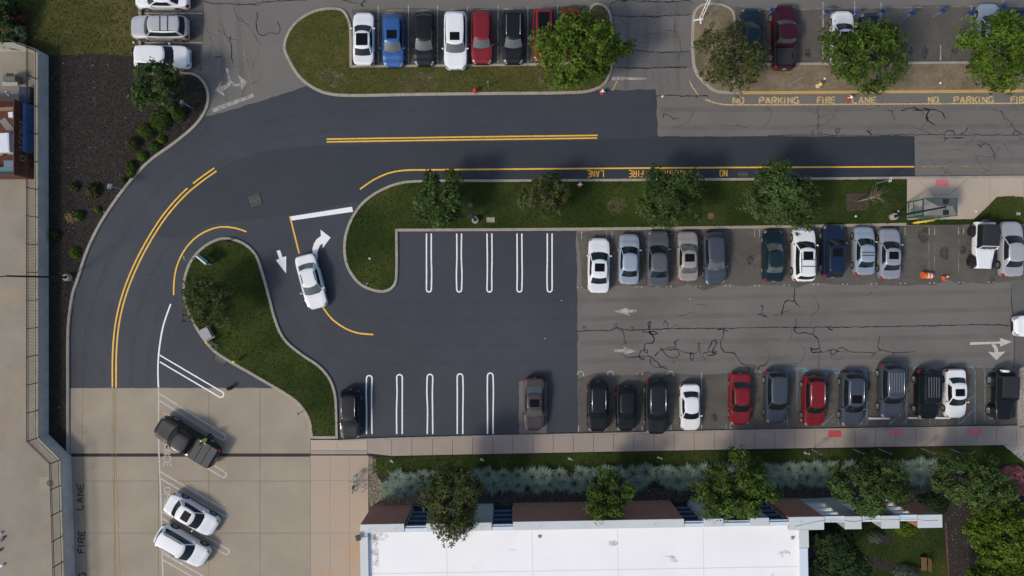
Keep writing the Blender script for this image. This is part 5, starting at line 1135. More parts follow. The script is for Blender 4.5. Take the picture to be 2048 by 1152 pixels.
tree('hedge_tree', 'bushy bright green tree at the right edge beside the garden path', 2010, 1075, 150, 120, 5.2, 'lime', .19, 9500, 18, 70, .27, group='garden trees', low=.1)
tree('hedge_tree', 'bushy green tree at the lower right corner', 2015, 1165, 160, 120, 5.0, 'bright', .19, 8500, 19, 70, .27, group='garden trees', low=.1)
tree('hedge_tree', 'dark leafy shrub tree between the spreading tree and the bushy bright tree', 1990, 1012, 110, 70, 4.2, 'mid', .18, 5200, 20, 30, .27, group='garden trees', low=.1)
tree('thicket_bush', 'dark thicket at the upper left corner', 8, 22, 60, 70, 2.6, 'deep', .18, 3600, 22, 20, .35, cat='bush', group='corner bushes', low=.05)
tree('thicket_bush', 'green brush above the end of the retaining wall', 12, 78, 50, 30, 1.6, 'dark', .16, 1800, 23, 14, .36, cat='bush', group='corner bushes', low=.05)
tree('dry_bush', 'grey twiggy bush at the corner of the retaining wall', 38, 66, 32, 36, 1.4, 'grey', .10, 1300, 24, 12, .4, cat='bush', group='corner bushes', low=.05)
tree('dry_bush', 'reddish brown bush in the upper left corner', 36, 38, 36, 34, 1.2, 'redb', .12, 1300, 25, 12, .4, cat='bush', group='corner bushes', low=.05)
# clipped and loose shrubs
def shrub(name, label, cx, cy, d, h, pal, leaf, n, seed, group, cat='shrub', rx=1.0, ry=1.0):
    global RNG; RNG = np.random.default_rng(seed); p = P(cx, cy, h*.5); p.z = .10; r = d/2/S
    R = empty(name, p); tag(R, label, cat, group)
    v = RNG.normal(size=(n, 3)); v /= np.linalg.norm(v, axis=1)[:, None]; v[:, 2] = np.abs(v[:, 2]); rr = (1 - .38*RNG.random(n)**2)[:, None]*(1 + .10*np.sin(v[:, :1]*9+seed)*np.cos(v[:, 1:2]*8))
    C = v*rr*np.array([r*rx, r*ry, h]); Nn = v + RNG.normal(size=v.shape)*.5; Nn /= np.linalg.norm(Nn, axis=1)[:, None]
    ln = leaf*(.7+.6*RNG.random(n)); link('foliage', leaves_mesh('foliage', C, Nn, ln, ln*.6, tints(n, pal), M_leaf), R)
    MB().tube([(0, 0, -.1), (.02, .01, h*.6)], [.05, .02], 6).build('stem', M_bark, R); return R
gs = 'shrubs in the mulch bed'
shrub('round_shrub', 'largest clipped round shrub below the mulch bed tree', 318, 240, 42, 1.3, 'mid', .10, 2600, 31, gs, ry=1.1)
shrub('round_shrub', 'round shrub at the right of the largest clipped shrub', 356, 229, 28, 1.0, 'mid', .10, 1700, 32, gs)
shrub('round_shrub', 'round shrub lower left of the largest clipped shrub', 291, 261, 33, 1.1, 'mid', .10, 1900, 33, gs)
shrub('round_shrub', 'yellowish round shrub farthest left of the clipped shrubs', 263, 288, 30, .9, 'olive', .10, 1600, 34, gs)
shrub('round_shrub', 'small shrub under the edge of the mulch bed tree', 335, 216, 24, .9, 'mid', .10, 1200, 35, gs)
shrub('leafy_plant', 'bright leafy plant just below the clipped shrubs', 323, 280, 18, .5, 'lime', .12, 500, 36, gs)
shrub('leafy_plant', 'leafy plant by the road kerb under the yellowish shrub', 308, 293, 28, .6, 'mid', .13, 900, 37, gs, ry=.7)
shrub('leafy_plant', 'small leafy plant with pale tip by the kerb', 285, 313, 20, .5, 'lime', .12, 600, 38, gs)
shrub('leafy_plant', 'long leafy plant beside the kerb bend', 262, 338, 28, .6, 'mid', .13, 1100, 39, gs, rx=.8, ry=1.3)
shrub('leafy_plant', 'smallest leafy plant at the foot of the long one', 246, 362, 14, .4, 'mid', .11, 360, 40, gs)
shrub('grass_clump', 'round grass clump near the retaining wall beside a tan clump', 147, 374, 20, .6, 'olive', .16, 700, 41, gs)
shrub('grass_clump', 'tan and green grass clump next to the small sign', 185, 381, 26, .8, 'olive', .18, 1000, 42, gs, ry=1.2)
shrub('grass_clump', 'straw coloured grass clump in the middle of the bed', 145, 434, 30, .7, 'tan', .18, 800, 43, gs, rx=1.1, ry=.8)
shrub('leafy_plant', 'green plant growing beside the straw coloured clump', 158, 431, 20, .6, 'dark', .14, 600, 44, gs)
shrub('leafy_plant', 'small bright plant between the straw clump and the kerb', 195, 420, 15, .4, 'lime', .12, 350, 45, gs)
shrub('leafy_plant', 'dark plant at the foot of the retaining wall', 110, 470, 24, .5, 'deep', .13, 700, 46, gs)
shrub('leafy_plant', 'spiky bright plant above the lamp post base', 149, 505, 22, .5, 'lime', .15, 650, 47, gs)
gg = 'courtyard planting'
shrub('courtyard_shrub', 'grey green shrub in the mulch ring of the courtyard', 1752, 1074, 34, .8, 'grey', .10, 1900, 51, gg, ry=.8)
shrub('courtyard_shrub', 'bright green shrub behind the orange lined opening', 1812, 1056, 50, 1.0, 'lime', .15, 1800, 52, gg, ry=.7)
shrub('courtyard_shrub', 'blue green shrub at the bottom of the courtyard', 1812, 1146, 50, .9, 'grey', .10, 2000, 53, gg, ry=.7)
shrub('courtyard_shrub', 'dark shrub at the courtyard wall foot', 1720, 1148, 40, .8, 'deep', .12, 1200, 54, gg)
shrub('courtyard_shrub', 'low dark shrub outside the end of the screen wall', 1868, 1012, 60, .7, 'deep', .14, 1900, 55, gg, ry=.9)
shrub('flowering_shrub', 'pink flowering shrub at the right edge above the garden trees', 2030, 955, 60, .9, 'pink', .11, 2600, 56, 'flowers', ry=.8)
shrub('flowering_shrub', 'second pink shrub below the pink flowering one', 2040, 978, 36, .7, 'pink', .11, 1200, 57, 'flowers', ry=.8)
# blue fescue row
def fescue_mesh(seed):
    r = np.random.default_rng(seed); n = 620; a = r.random(n)*2*math.pi; rb = np.sqrt(r.random(n))*.34; lean = .02 + .98*r.random(n)**.8; L = .55 + .40*r.random(n); w = .018 + .012*r.random(n)
    d = np.stack([np.cos(a), np.sin(a), np.zeros(n)], 1); s_ = np.stack([-np.sin(a), np.cos(a), np.zeros(n)], 1)
    base = d*rb[:, None]; mid = base + d*(L*lean*.45)[:, None] + np.array([0, 0, 1])*(L*.55)[:, None]; tip = base + d*(L*lean*1.15)[:, None] + np.array([0, 0, 1])*(L*.62)[:, None]
    V = np.stack([np.stack([base - s_*w[:, None], base + s_*w[:, None], mid + s_*w[:, None], mid - s_*w[:, None]], 1), np.stack([mid - s_*w[:, None], mid + s_*w[:, None], tip + s_*.004, tip - s_*.004], 1)], 1).reshape(-1, 4, 3)
    global RNG; RNG = r; t = np.repeat(tints(n, 'blue'), 2, 0); return quads_mesh('blades', V, t, M_blade)
FM = [fescue_mesh(s_) for s_ in (61, 62, 63, 64)]
random.seed(12); k = 0
x = 770.0
while x < 1868:
    yb = np.interp(x, [770, 1000, 1300, 1536, 1868], [963, 959, 953, 946, 939])
    for dy in (-8, 8):
        if (x < 785 and dy < 0) or random.random() < .16: continue
        q = P(x + random.uniform(-5, 5) + (6 if dy > 0 else 0), yb + dy + random.uniform(-3, 3)); q.z = .08
        o = link('fescue_clump', FM[k % 4], None, q, (0, 0, random.random()*6.28)); s_ = random.uniform(.66, .98); o.scale = (s_, s_, s_*random.uniform(.85, 1.1))
        tag(o, 'blue green grass clump in the long row before the building', 'ornamental grass', 'blue grass clumps before the building'); k += 1
    x += random.uniform(22, 31)
# lawn grass blades
def inpoly(pts, poly):
    x, y = pts[:, 0], pts[:, 1]; c = np.zeros(len(pts), bool); n = len(poly); j = n-1
    for i in range(n):
        xi, yi = poly[i][0], poly[i][1]; xj, yj = poly[j][0], poly[j][1]
        c ^= ((yi > y) != (yj > y)) & (x < (xj-xi)*(y-yi)/(yj-yi+1e-12)+xi); j = i
    return c
def grass(label, obj, dens, z, pal, hh=.09, xmax=1e9):
    global RNG; RNG = np.random.default_rng(len(label)); poly = [tuple(v.co) for v in obj.data.vertices]
    poly = [tuple(obj.data.vertices[i].co) for i in obj.data.polygons[0].vertices]; P_ = np.array(poly)
    lo = np.maximum(P_[:, :2].min(0), (-48, -28)); hi = np.minimum(P_[:, :2].max(0), (48, 28)); n = int(np.prod(hi-lo)*dens); c = lo + RNG.random((n, 2))*(hi-lo); c = c[inpoly(c, poly)]; c = c[c[:, 0] < xmax]; n = len(c)
    f = .5 + .5*np.sin(c[:, 0]*.9 + 1.7*np.sin(c[:, 1]*.7))*np.cos(c[:, 1]*1.1 + np.sin(c[:, 0]*.5))
    a = RNG.random(n)*6.283; w = .02 + .03*RNG.random(n); h = hh*(.6+.8*RNG.random(n)); L = np.stack([np.cos(a), np.sin(a), np.zeros(n)], 1); s_ = np.stack([-np.sin(a), np.cos(a), np.zeros(n)], 1)
    b_ = np.concatenate([c, np.full((n, 1), z)], 1); V = np.stack([b_ - s_*w[:, None], b_ + s_*w[:, None], b_ + L*(h*.9)[:, None] + np.array([0, 0, 1])*h[:, None]], 1)
    me = quads_mesh('grass', V, tints(n, pal, .8+.4*f), M_blade); o = link('grass', me); tag(o, label, 'grass', kind='stuff')
PAL['lawn'] = ((0.024, 0.048, 0.009), (0.044, 0.068, 0.014)); PAL['dry'] = ((0.070, 0.078, 0.022), (0.12, 0.11, 0.04)); PAL['verge'] = ((0.12, 0.10, 0.045), (0.21, 0.165, 0.095))
grass('short dry grass of the lawn around the upper car row', lawnA, 60, .125, 'dry'); grass('sparse dry grass on the tan verge', dirtB, 14, .125, 'verge'); grass('short green grass of the long lawn', lawnC, 60, .125, 'lawn', xmax=P(1810, 0).x)
grass('short green grass of the left lawn island', lawnD, 60, .125, 'lawn'); grass('rough grass of the upper left lawn', lawnTL, 60, .125, 'dry', .13); grass('short grass strip beside the sidewalk', stripF, 60, .11, 'lawn'); grass('short grass of the courtyard', court, 50, .10, 'lawn'); grass('grass wedge beside the shelter plaza', lawnP, 60, .15, 'lawn'); grass('narrow grass edge below the shelter plaza', stripP, 60, .152, 'lawn')
# stones and mulch chips
def stones(label, name, poly, n, size, z, cols, m_rough=.8):
    r = np.random.default_rng(n); P_ = np.array([tuple(p) for p in poly])[:, :2]; lo, hi = P_.min(0), P_.max(0); c = lo + r.random((n*6, 2))*(hi-lo); c = c[inpoly(c, poly)][:n]; n = len(c)
    oc = np.array([(1, 0, 0), (0, 1, 0), (-1, 0, 0), (0, -1, 0), (0, 0, 1)], float); V = np.zeros((n, 4, 3, 3)); s_ = size*(.5+r.random((n, 1))); ang = r.random(n)*6.28
    el = .6+.8*r.random((n, 1))
    for k in range(4):
        for j, q in enumerate((k, (k+1) % 4, 4)):
            v = oc[q][None, :]*np.concatenate([s_*el, s_, s_*.6], 1); x = v[:, 0]*np.cos(ang)-v[:, 1]*np.sin(ang); y = v[:, 0]*np.sin(ang)+v[:, 1]*np.cos(ang); V[:, k, j] = np.stack([c[:, 0]+x, c[:, 1]+y, z+v[:, 2]], 1)
    a, b_ = np.array(cols[0]), np.array(cols[1]); t = r.random((n, 1))**1.5; tint = np.repeat(a*(1-t)+b_*t, 4, 0)
    o = link(name, quads_mesh(name, V.reshape(-1, 3, 3), tint, M_stone)); tag(o, label, 'stones', kind='stuff')
M_stone = leaf_mat('stone_chip', 0.0)
stones('pale river stones at the corner of the planting bed', 'river_stones', PP([(738, 912), (752, 915), (754, 950), (770, 972), (850, 985), (850, 1012), (740, 1012)]), 5200, .055, .09, ((.10, .085, .06), (.46, .39, .29)))
stones('dark river stones along the building foot', 'river_stones', PP([(800, 976), (1000, 982), (1300, 976), (1560, 970), (1860, 960), (1868, 984), (1560, 1000), (1000, 1011), (800, 1014)]), 15000, .05, .088, ((.035, .033, .03), (.17, .15, .125)))
stones('dark mulch chips on the left bed', 'mulch_chips', PP(bedE_px), 24000, .04, .12, ((.012, .009, .007), (.044, .033, .027)))
stones('pale litter and stones scattered on the left mulch bed', 'white_flecks', PP(bedE_px), 80, .035, .14, ((.25, .23, .21), (.6, .58, .55)))
struct('gravel_bed', PP([(2036, 735), (2060, 728), (2300, 728), (2300, 851), (2036, 852)]), .12, mat('white_gravel', (.30, .28, .235), .9, (.20, .19, .16), 5, 6, fine=.3))
stones('white gravel bed at the right edge', 'white_gravel', PP([(2036, 738), (2050, 730), (2080, 730), (2080, 851), (2036, 852)]), 3500, .045, .125, ((.22, .20, .165), (.55, .52, .46)))
kerb('kerb', [(2034, 852, 'c'), (2034, 765), (2038, 742), (2050, 730), (2070, 727)], False, side=-1)
stones('pale gravel at the right end of the grass strip', 'white_gravel', PP([(2006, 890), (2060, 886), (2060, 935), (2045, 922)]), 1600, .05, .12, ((.20, .19, .17), (.50, .48, .44)))
stones('pale stones along the garden path', 'path_stones', PP([(1893, 1020), (1930, 1010), (1940, 1160), (1896, 1160)]), 110, .04, .09, ((.06, .05, .045), (.26, .23, .20)))
# bare sapling in its mulch square
mq = struct('mulch_square', PP([(1689, 388), (1734, 386), (1736, 421), (1692, 423)]), .14, mat('brown_mulch', (.075, .058, .038), .95, (.04, .032, .022), 3, 7, fine=.4, fscale=7), parent=lawnC)
sap = empty('bare_sapling', P(1714, 403)); tag(sap, 'leafless pale sapling standing in a square of mulch', 'tree')
sap.location.z = .12; MB().tube([(0, 0, -.2), (.02, 0, 1.2), (.05, .03, 2.4), (.12, .06, 3.4)], [.09, .075, .055, .02], 8).build('trunk', M_birch, sap, smooth=True)
random.seed(4)
for i in range(46):
    z = random.uniform(1.6, 3.3); a = random.uniform(0, 6.28); l = random.uniform(.5, 1.3); MB().tube([(.03, .02, z), (math.cos(a)*l*.5, math.sin(a)*l*.5, z+l*.35), (math.cos(a)*l, math.sin(a)*l, z+l*.55)], [.013, .008, .004], 4).build('twig', mat('twig_bark', (.20, .165, .125), .9), sap)

# ------------------------------------------------------------------ street furniture
M_redp = mat('hydrant_red', (0.42, 0.035, 0.02), 0.45); M_yelp = mat('bollard_yellow', (0.72, 0.52, 0.03), 0.5); M_cream2 = mat('hydrant_cream', (0.62, 0.50, 0.24), 0.5); M_dkred = mat('dark_red_iron', (0.075, 0.022, 0.018), 0.6)
M_signb = mat('sign_back_metal', (0.36, 0.42, 0.48), 0.45, metallic=0.4); M_signw = mat('sign_white', (0.72, 0.74, 0.74), 0.5); M_signblue = mat('sign_blue', (0.012, 0.045, 0.20), 0.5); M_white2 = mat('white_enamel', (0.75, 0.75, 0.73), 0.5)
M_iron = mat('cast_iron', (0.022, 0.022, 0.024), 0.6, fine=.15)
def lamp_post(name, label, px, py, h, head, z0=.12, heads=2, arm=None):
    R = empty(name, P(px, py) + Vector((0, 0, z0))); tag(R, label, 'lamp post', 'lamp posts')
    MB().lathe([(.30, -.1), (.30, .45), (.27, .50), (0, .50)], 18).build('base', M_kerb, R, smooth=True, angle=40)
    MB().lathe([(.10, .50), (.09, 1.2), (.065, h-.1), (0, h-.1)], 10).build('pole', M_dsteel, R, smooth=True, angle=40)
    MB().lathe([(.15, .50), (.15, .56), (0, .57)], 10).build('base_plate', M_dsteel, R)
    if heads == 2:
        for s_ in (1, -1): MB().box((0, s_*.42, h), (.40, .38, .14), taper=.85).build('lamp_head', M_dsteel, R)
        MB().tube([(0, -.3, h-.05), (0, .3, h-.05)], .035, 6).build('arm', M_dsteel, R)
    else:
        MB().tube([(0, 0, h-.15), (-.3, -.05, h-.05), (-.75, -.08, h)], .045, 6).build('arm', M_dsteel, R); MB().box((-1.0, -.12, h+.01), (.62, .34, .15), .15, .85).build('lamp_head', M_dsteel, R); MB().box((-.75, -.30, h-.05), (.42, .22, .10), .15).build('shield', M_steel, R)
lamp_post('lamp_post', 'tall black lamp post with one head in the mulch bed', 140, 555, 7.5, 1, heads=1)
lamp_post('lamp_post', 'double headed lamp post beside the dark tree on the long lawn', 951, 441, 7.3, 2)
lamp_post('lamp_post', 'double headed lamp post leaning over the bus shelter', 1783, 434, 7.3, 2)
def sign(label, px, py, h, w, sh, rz, front, back, z0=.1, group='sign posts', name='road_sign', cat='sign', plates=1):
    R = empty(name, P(px, py) + Vector((0, 0, z0)), rz); tag(R, label, cat, group)
    MB().tube([(0, 0, -.1), (0, 0, h)], .035, 6).build('post', M_signb, R)
    for j in range(plates):
        z = h - sh/2 - j*(sh+.06)
        MB().box((.045, 0, z), (.012, w, sh)).build('plate', front, R); MB().box((.032, 0, z), (.010, w, sh)).build('plate_back', back, R)
    return R
for i, (px, py) in enumerate(((1622, 898), (1704, 897), (1756, 897), (1841, 896), (1897, 897))):
    sign(['first', 'second', 'third', 'fourth', 'fifth'][i] + ' parking sign from the left on the grass strip by the sidewalk', px, py, 1.9, .34, .50, math.radians(90), M_signblue, M_signb, group='parking signs by the sidewalk')
for i, (px, py, lb) in enumerate(((1533, 33, 'blue parking sign between the dark teal car and the maroon pickup'), (1640, 36, 'blue parking sign right of the maroon pickup'), (1698, 37, 'blue parking sign between the white and dark blue cars'), (1748, 35, 'blue parking sign at the nose of the dark blue car'), (1806, 39, 'left one of two blue parking signs between empty stalls'), (1866, 34, 'right one of two blue parking signs between empty stalls'), (1921, 39, 'blue parking sign left of the pale blue car'), (1982, 26, 'blue parking sign between the pale blue and navy cars'))):
    sign(lb, px, py, 1.75, .40, .55, math.radians(-128), M_signblue, M_signblue, 0.0, 'blue signs of the upper lot')
sign('small sign facing the road beside the tan grass clump', 245, 379, 2.1, .42, .5, math.radians(-20), M_signw, M_signb, group='road signs')
sign('small sign at the kerb by the left island tip', 394, 518, 2.2, .40, .5, math.radians(200), M_signw, M_signb, group='road signs')
sign('white road sign on the long lawn near the shelter plaza', 1753, 367, 2.2, .36, .40, math.radians(-10), M_signw, M_signw, group='road signs', plates=1)
sign('small sign post on the upper lawn', 977, 175, 1.5, .18, .25, math.radians(90), M_signb, M_signb, group='road signs'); sign('low sign at the lower tip of the long lawn', 741, 567, 1.6, .22, .3, math.radians(-60), M_signb, M_signb, group='road signs')
sign('small sign by the concrete lot edge of the left island', 606, 822, 1.4, .2, .3, math.radians(200), M_signb, M_dsteel, group='road signs'); sign('sign post with shadow beside the mulch bed tree', 388, 218, 2.2, .32, .42, math.radians(160), M_signw, M_signb, group='road signs')
pole = MB().tube([(0, 0, .05), (1.15, .72, .10)], .035, 6); pole.box((1.2, .75, .10), (.12, .08, .06), .56); tag(pole.build('fallen_pole', M_signb, loc=P(1574, 174)+Vector((0, 0, .12))), 'grey pole lying on the tan verge', 'pole')
# monument sign on the left island
ms = empty('sign_board', P(420, 520) + Vector((0, 0, .1)), math.radians(-40)); tag(ms, 'thick sign board with white edge on the left lawn island', 'sign')
MB().box((0, -.10, .95), (1.05, .12, 1.1)).build('white_face', M_signw, ms); MB().box((0, .06, .92), (1.0, .20, 1.04)).build('green_back', M_green, ms)
for sx in (-.4, .4): MB().box((sx, 0, .2), (.1, .1, .5)).build('leg', M_dsteel, ms)
def hydrant(label, px, py, body, cap, z0=.13, s_=1.0, cat='fire hydrant', name='fire_hydrant'):
    R = empty(name, P(px, py) + Vector((0, 0, z0))); R.scale = (s_,)*3; tag(R, label, cat, 'hydrants')
    MB().lathe([(.19, -.05), (.19, .05), (.12, .07), (.12, .50), (.155, .52), (.155, .57), (.13, .60), (0, .60)], 14).build('barrel', body, R, smooth=True, angle=35)
    MB().lathe([(.13, .60), (.12, .68), (.07, .75), (.03, .77), (.03, .82), (0, .82)], 14).build('bonnet', cap, R, smooth=True, angle=35)
    for a in (0, 90, 180): d = Vector((math.cos(math.radians(a)), math.sin(math.radians(a)))); MB().tube([(d.x*.10, d.y*.10, .42), (d.x*.22, d.y*.22, .42)], .06, 8).build('nozzle', cap, R)
hydrant('red hydrant on the upper lawn near its lower kerb', 951, 184, M_redp, M_redp); hydrant('red and white hydrant at the kerb under the bright green tree', 1204, 186, M_redp, M_white2, .0)
hydrant('red hydrant on the long lawn below the painted word nearest the lawn end', 1159, 371, M_redp, M_white2); hydrant('red and white hydrant at the yellow kerb', 1696, 198, M_redp, M_white2, .0); hydrant('cream hydrant on the tan verge', 1634, 173, M_cream2, M_cream2)
hydrant('dark red hydrant at the edge of the concrete lot', 462, 776, M_dkred, M_dkred, .02); hydrant('small dark hydrant at the tip of the left island', 459, 483, M_dkred, M_iron, .12, .8)
def bollard(label, px, py):
    R = empty('bollard', P(px, py) + Vector((0, 0, .12))); tag(R, label, 'bollard', 'yellow bollards')
    MB().lathe([(.115, -.1), (.115, .92), (.09, 1.0), (0, 1.03)], 12).build('post', M_yelp, R, smooth=True, angle=40); MB().lathe([(.119, .10), (.119, .80)], 12).build('band', mat('bollard_green', (.25, .36, .05), .5), R)
bollard('yellow bollard beside the grey utility box', 424, 683); bollard('yellow bollard past the storm drain on the left island', 477, 721)
ub = empty('utility_box', P(417, 667) + Vector((0, 0, .12)), math.radians(-62)); tag(ub, 'grey utility cabinet at the kerb of the left island', 'utility box')
MB().box((0, 0, .22), (.92, .70, .44)).build('cabinet', mat('utility_grey', (.27, .29, .31), .5, fine=.06), ub); MB().box((0, 0, .465), (.98, .76, .05)).build('lid', mat('utility_grey', (.27, .29, .31)), ub); MB().box((0, 0, .02), (1.15, .85, .06)).build('plinth', M_kerb, ub)
wc = MB(); random.seed(2)
pts = [(math.cos(t)*(.28+.12*math.sin(t*2.3)), math.sin(t)*(.25+.1*math.cos(t*1.7)), .06+.012*t) for t in np.linspace(0, 22, 90)]
tag(wc.tube(pts, .012, 4).build('wire_coil', M_steel, loc=P(430, 693)+Vector((0, 0, .12))), 'tangled wire coil on the grass beside the yellow bollard', 'wire')
def drain(px, py, w, l, rz, n, label=None, parent=None, z=.012):
    R = empty('storm_drain', P(px, py) + Vector((0, 0, z)), rz); tag(R, label, 'storm drain', 'storm drains')
    MB().box((0, 0, 0), (w, l, .012)).build('pit', mat('drain_dark', (.006, .006, .007), .9), R)
    for s_ in (-1, 1): MB().box((s_*(w/2-.02), 0, .012), (.05, l, .02)).build('frame', M_iron, R); MB().box((0, s_*(l/2-.02), .0125), (w-.1, .05, .02)).build('frame', M_iron, R)
    for i in range(n): MB().box((-w/2+.07+(w-.14)*(i+.5)/n, 0, .011), ((w-.14)/n*.55, l-.1, .018)).build('grate_bar', mat('grate_iron', (.10, .10, .10), .55), R)
    MB().box((0, 0, .0115), (w-.1, .06, .0195)).build('cross_bar', mat('grate_iron', (.10, .10, .10), .55), R)
drain(510, 401, 1.15, 1.05, math.radians(15), 8, 'square storm drain grate in the road bend'); drain(442, 718, 1.15, .75, math.radians(-30), 8, 'storm drain grate at the kerb between the yellow bollards'); drain(1486, 349, 1.05, .55, 0, 8, 'storm drain grate beside the upside-down word NO'); drain(1342, 466, .55, .5, 0, 5, 'storm drain grate between the dark grey and beige sedans')
for px, py, r_, m, par, nm in ((1421, 432, .29, mat('red_brown_cover', (.16, .075, .06), .8), lawnC, 'manhole_cover'),):
    q = P(px, py); MB().lathe([(r_, .12), (r_, .15), (r_*.9, .155), (0, .155)], 20).build(nm, m, par, loc=(q.x, q.y, 0))
q = P(981, 440); MB().box((q.x, q.y, .145), (.72, .44, .03)).build('utility_cover', M_kerb, lawnC)
q = P(2034, 428); MB().box((q.x, q.y, .17), (.34, .22, .03)).build('utility_cover', mat('pale_green_cover', (.30, .42, .32), .6), lawnP)
q = P(1340, 459.5); MB().box((q.x, q.y, .152), (.62, .20, .02)).build('drain_hood', mat('rusty_hood', (.16, .07, .045), .8), lawnC)
# path lights on the grass strip
for i, (px, py) in enumerate(((783, 921), (963, 918), (1138, 916), (1316, 914), (1609, 905))):
    R = empty('path_light', P(px, py) + Vector((0, 0, .1))); tag(R, 'small bent path light on the grass strip, ' + ['leftmost', 'second from left', 'third from left', 'fourth from left', 'rightmost'][i], 'path light', 'path lights')
    MB().lathe([(.12, 0), (.12, .04), (0, .05)], 10).build('foot', M_kerb, R); MB().tube([(0, 0, 0), (.0, 0, .35), (.10, .06, .46), (.2, 0, .44), (.22, -.08, .36)], .03, 6).build('hood', M_white2, R)
# bus shelter, bench, yellow rack
sh = empty('bus_shelter', P((1845+1912)/2, 414.5, 2.45), 0); sh.location.z = .145; tag(sh, 'green framed shelter with grey hipped roof on the plaza', 'bus shelter')
sw, sl = 66/S*.958, 34/S*.958; zt = 2.4
for sx in (-1, 1):
    for sy in (-1, 1): MB().box((sx*(sw/2-.04), sy*(sl/2-.04), zt/2), (.08, .08, zt)).build('post', M_green, sh)
for sy in (-1, 1): MB().box((0, sy*sl/2, zt), (sw+.10, .09, .12)).build('roof_beam', M_green, sh)
for sx in (-1, 1): MB().box((sx*sw/2, 0, zt+.002), (.09, sl-.1, .12)).build('roof_beam', M_green, sh)
r0, r1, zr = -sw/2+.75, sw/2-.75, zt+.70; e = [(-sw/2, -sl/2, zt+.06), (sw/2, -sl/2, zt+.06), (sw/2, sl/2, zt+.06), (-sw/2, sl/2, zt+.06)]; rg = [(r0, -.0, zr), (r1, 0, zr)]
for pts in ((e[0], e[1], rg[1], rg[0]), (e[1], e[2], rg[1]), (e[2], e[3], rg[0], rg[1]), (e[3], e[0], rg[0])):
    n = len(pts); MB().add(list(pts)+[(x, y, z-.03) for x, y, z in pts], [tuple(range(n)), tuple(range(2*n-1, n-1, -1))] + [(i, n+i, n+(i+1) % n, (i+1) % n) for i in range(n)]).build('roof_panel', M_shelterroof, sh)
gl = bpy.data.materials.new('clear_glass'); gl.use_nodes = True; gb = gl.node_tree.nodes['Principled BSDF']; gb.inputs['Base Color'].default_value = (.6, .7, .68, 1); gb.inputs['Roughness'].default_value = .03; gb.inputs['Alpha'].default_value = .10
for c, d in (((0, -sl/2+.02, 1.2), (sw-.2, .015, 2.0)), ((-sw/2+.02, 0, 1.2), (.015, sl-.2, 2.0)), ((sw/2-.02, 0, 1.2), (.015, sl-.2, 2.0))): MB().box(c, d).build('glass_wall', gl, sh)
for z in (.25, 1.0): MB().box((-sw/2+.02, 0, z), (.05, sl-.16, .06)).build('wall_rail', M_green, sh); MB().box((0, -sl/2+.02, z), (sw-.16, .05, .06)).build('wall_rail', M_green, sh); MB().box((sw/2-.02, 0, z), (.05, sl-.16, .06)).build('wall_rail', M_green, sh)
bn = empty('bench', sh.location + Vector((-.45, -.12, 0))); tag(bn, 'green slatted bench inside the bus shelter', 'bench')
for i in range(5): MB().box((0, -.05+.12*i-.28, .45), (1.25, .085, .035)).build('seat_slat', M_green, bn)
for i in range(3): MB().box((0, -.42-.03*i, .58+.14*i), (1.25, .03, .09)).build('back_slat', M_green, bn)
for sx in (-.55, .55):
    MB().box((sx, -.05, .22), (.06, .55, .44)).build('leg', M_green, bn); MB().tube([(sx, -.4, .70), (sx, .25, .66), (sx, .27, .42)], .03, 6).build('armrest', M_green, bn)
yr = empty('yellow_rack', P(1841, 444) + Vector((0, 0, .15)), math.radians(8)); tag(yr, 'yellow tube barrier on the grass below the bus shelter', 'barrier')
MB().tube([(-.78, 0, .0), (-.78, 0, .5), (-.70, 0, .58), (.70, 0, .58), (.78, 0, .5), (.78, 0, 0)], .085, 8).build('hoop', M_yelp, yr, smooth=True); MB().box((0, -.02, .35), (1.35, .05, .16)).build('panel', M_yelp, yr)
for sx in (-.35, .35): MB().box((sx, 0, .02), (.18, .3, .05)).build('foot', M_kerb, yr)
# traffic drum and cone lying on the lot
M_or = mat('safety_orange', (0.72, 0.13, 0.03), 0.5); M_refl = mat('reflective_white', (0.75, 0.70, 0.62), 0.5)
td = empty('traffic_drum', P(1852, 551) + Vector((0, 0, .29)), math.radians(-4)); tag(td, 'orange and white traffic drum lying on its side', 'traffic drum')
MB().lathe([(.30, -.50), (.30, -.44), (.27, -.42), (.27, -.15), (.255, -.15), (.255, .12), (.24, .12), (.24, .36), (.20, .40), (.12, .42), (0, .42)], 18, axis='X').build('barrel', M_or, td, smooth=True, angle=35)
for a, b_, r_ in ((-.12, .0, .259), (.14, .25, .244)): MB().lathe([(r_+.004, a), (r_+.004, b_)], 18, axis='X').build('band', M_refl, td)
MB().tube([(.40, -.08, 0), (.52, 0, 0), (.40, .08, 0)], .025, 6).build('handle', M_or, td)
tc = empty('traffic_cone', P(1891, 554) + Vector((0, 0, .16)), math.radians(20)); tag(tc, 'red orange traffic cone tipped over beside the drum', 'traffic cone')
MB().lathe([(.16, -.32), (.05, .34), (.03, .36), (0, .36)], 14, axis='X').build('cone_body', M_or, tc, smooth=True, angle=40); MB().box((-.34, 0, .02), (.05, .40, .38)).build('base', M_or, tc); MB().lathe([(.118, -.04), (.088, .13)], 14, axis='X').build('band', M_refl, tc)
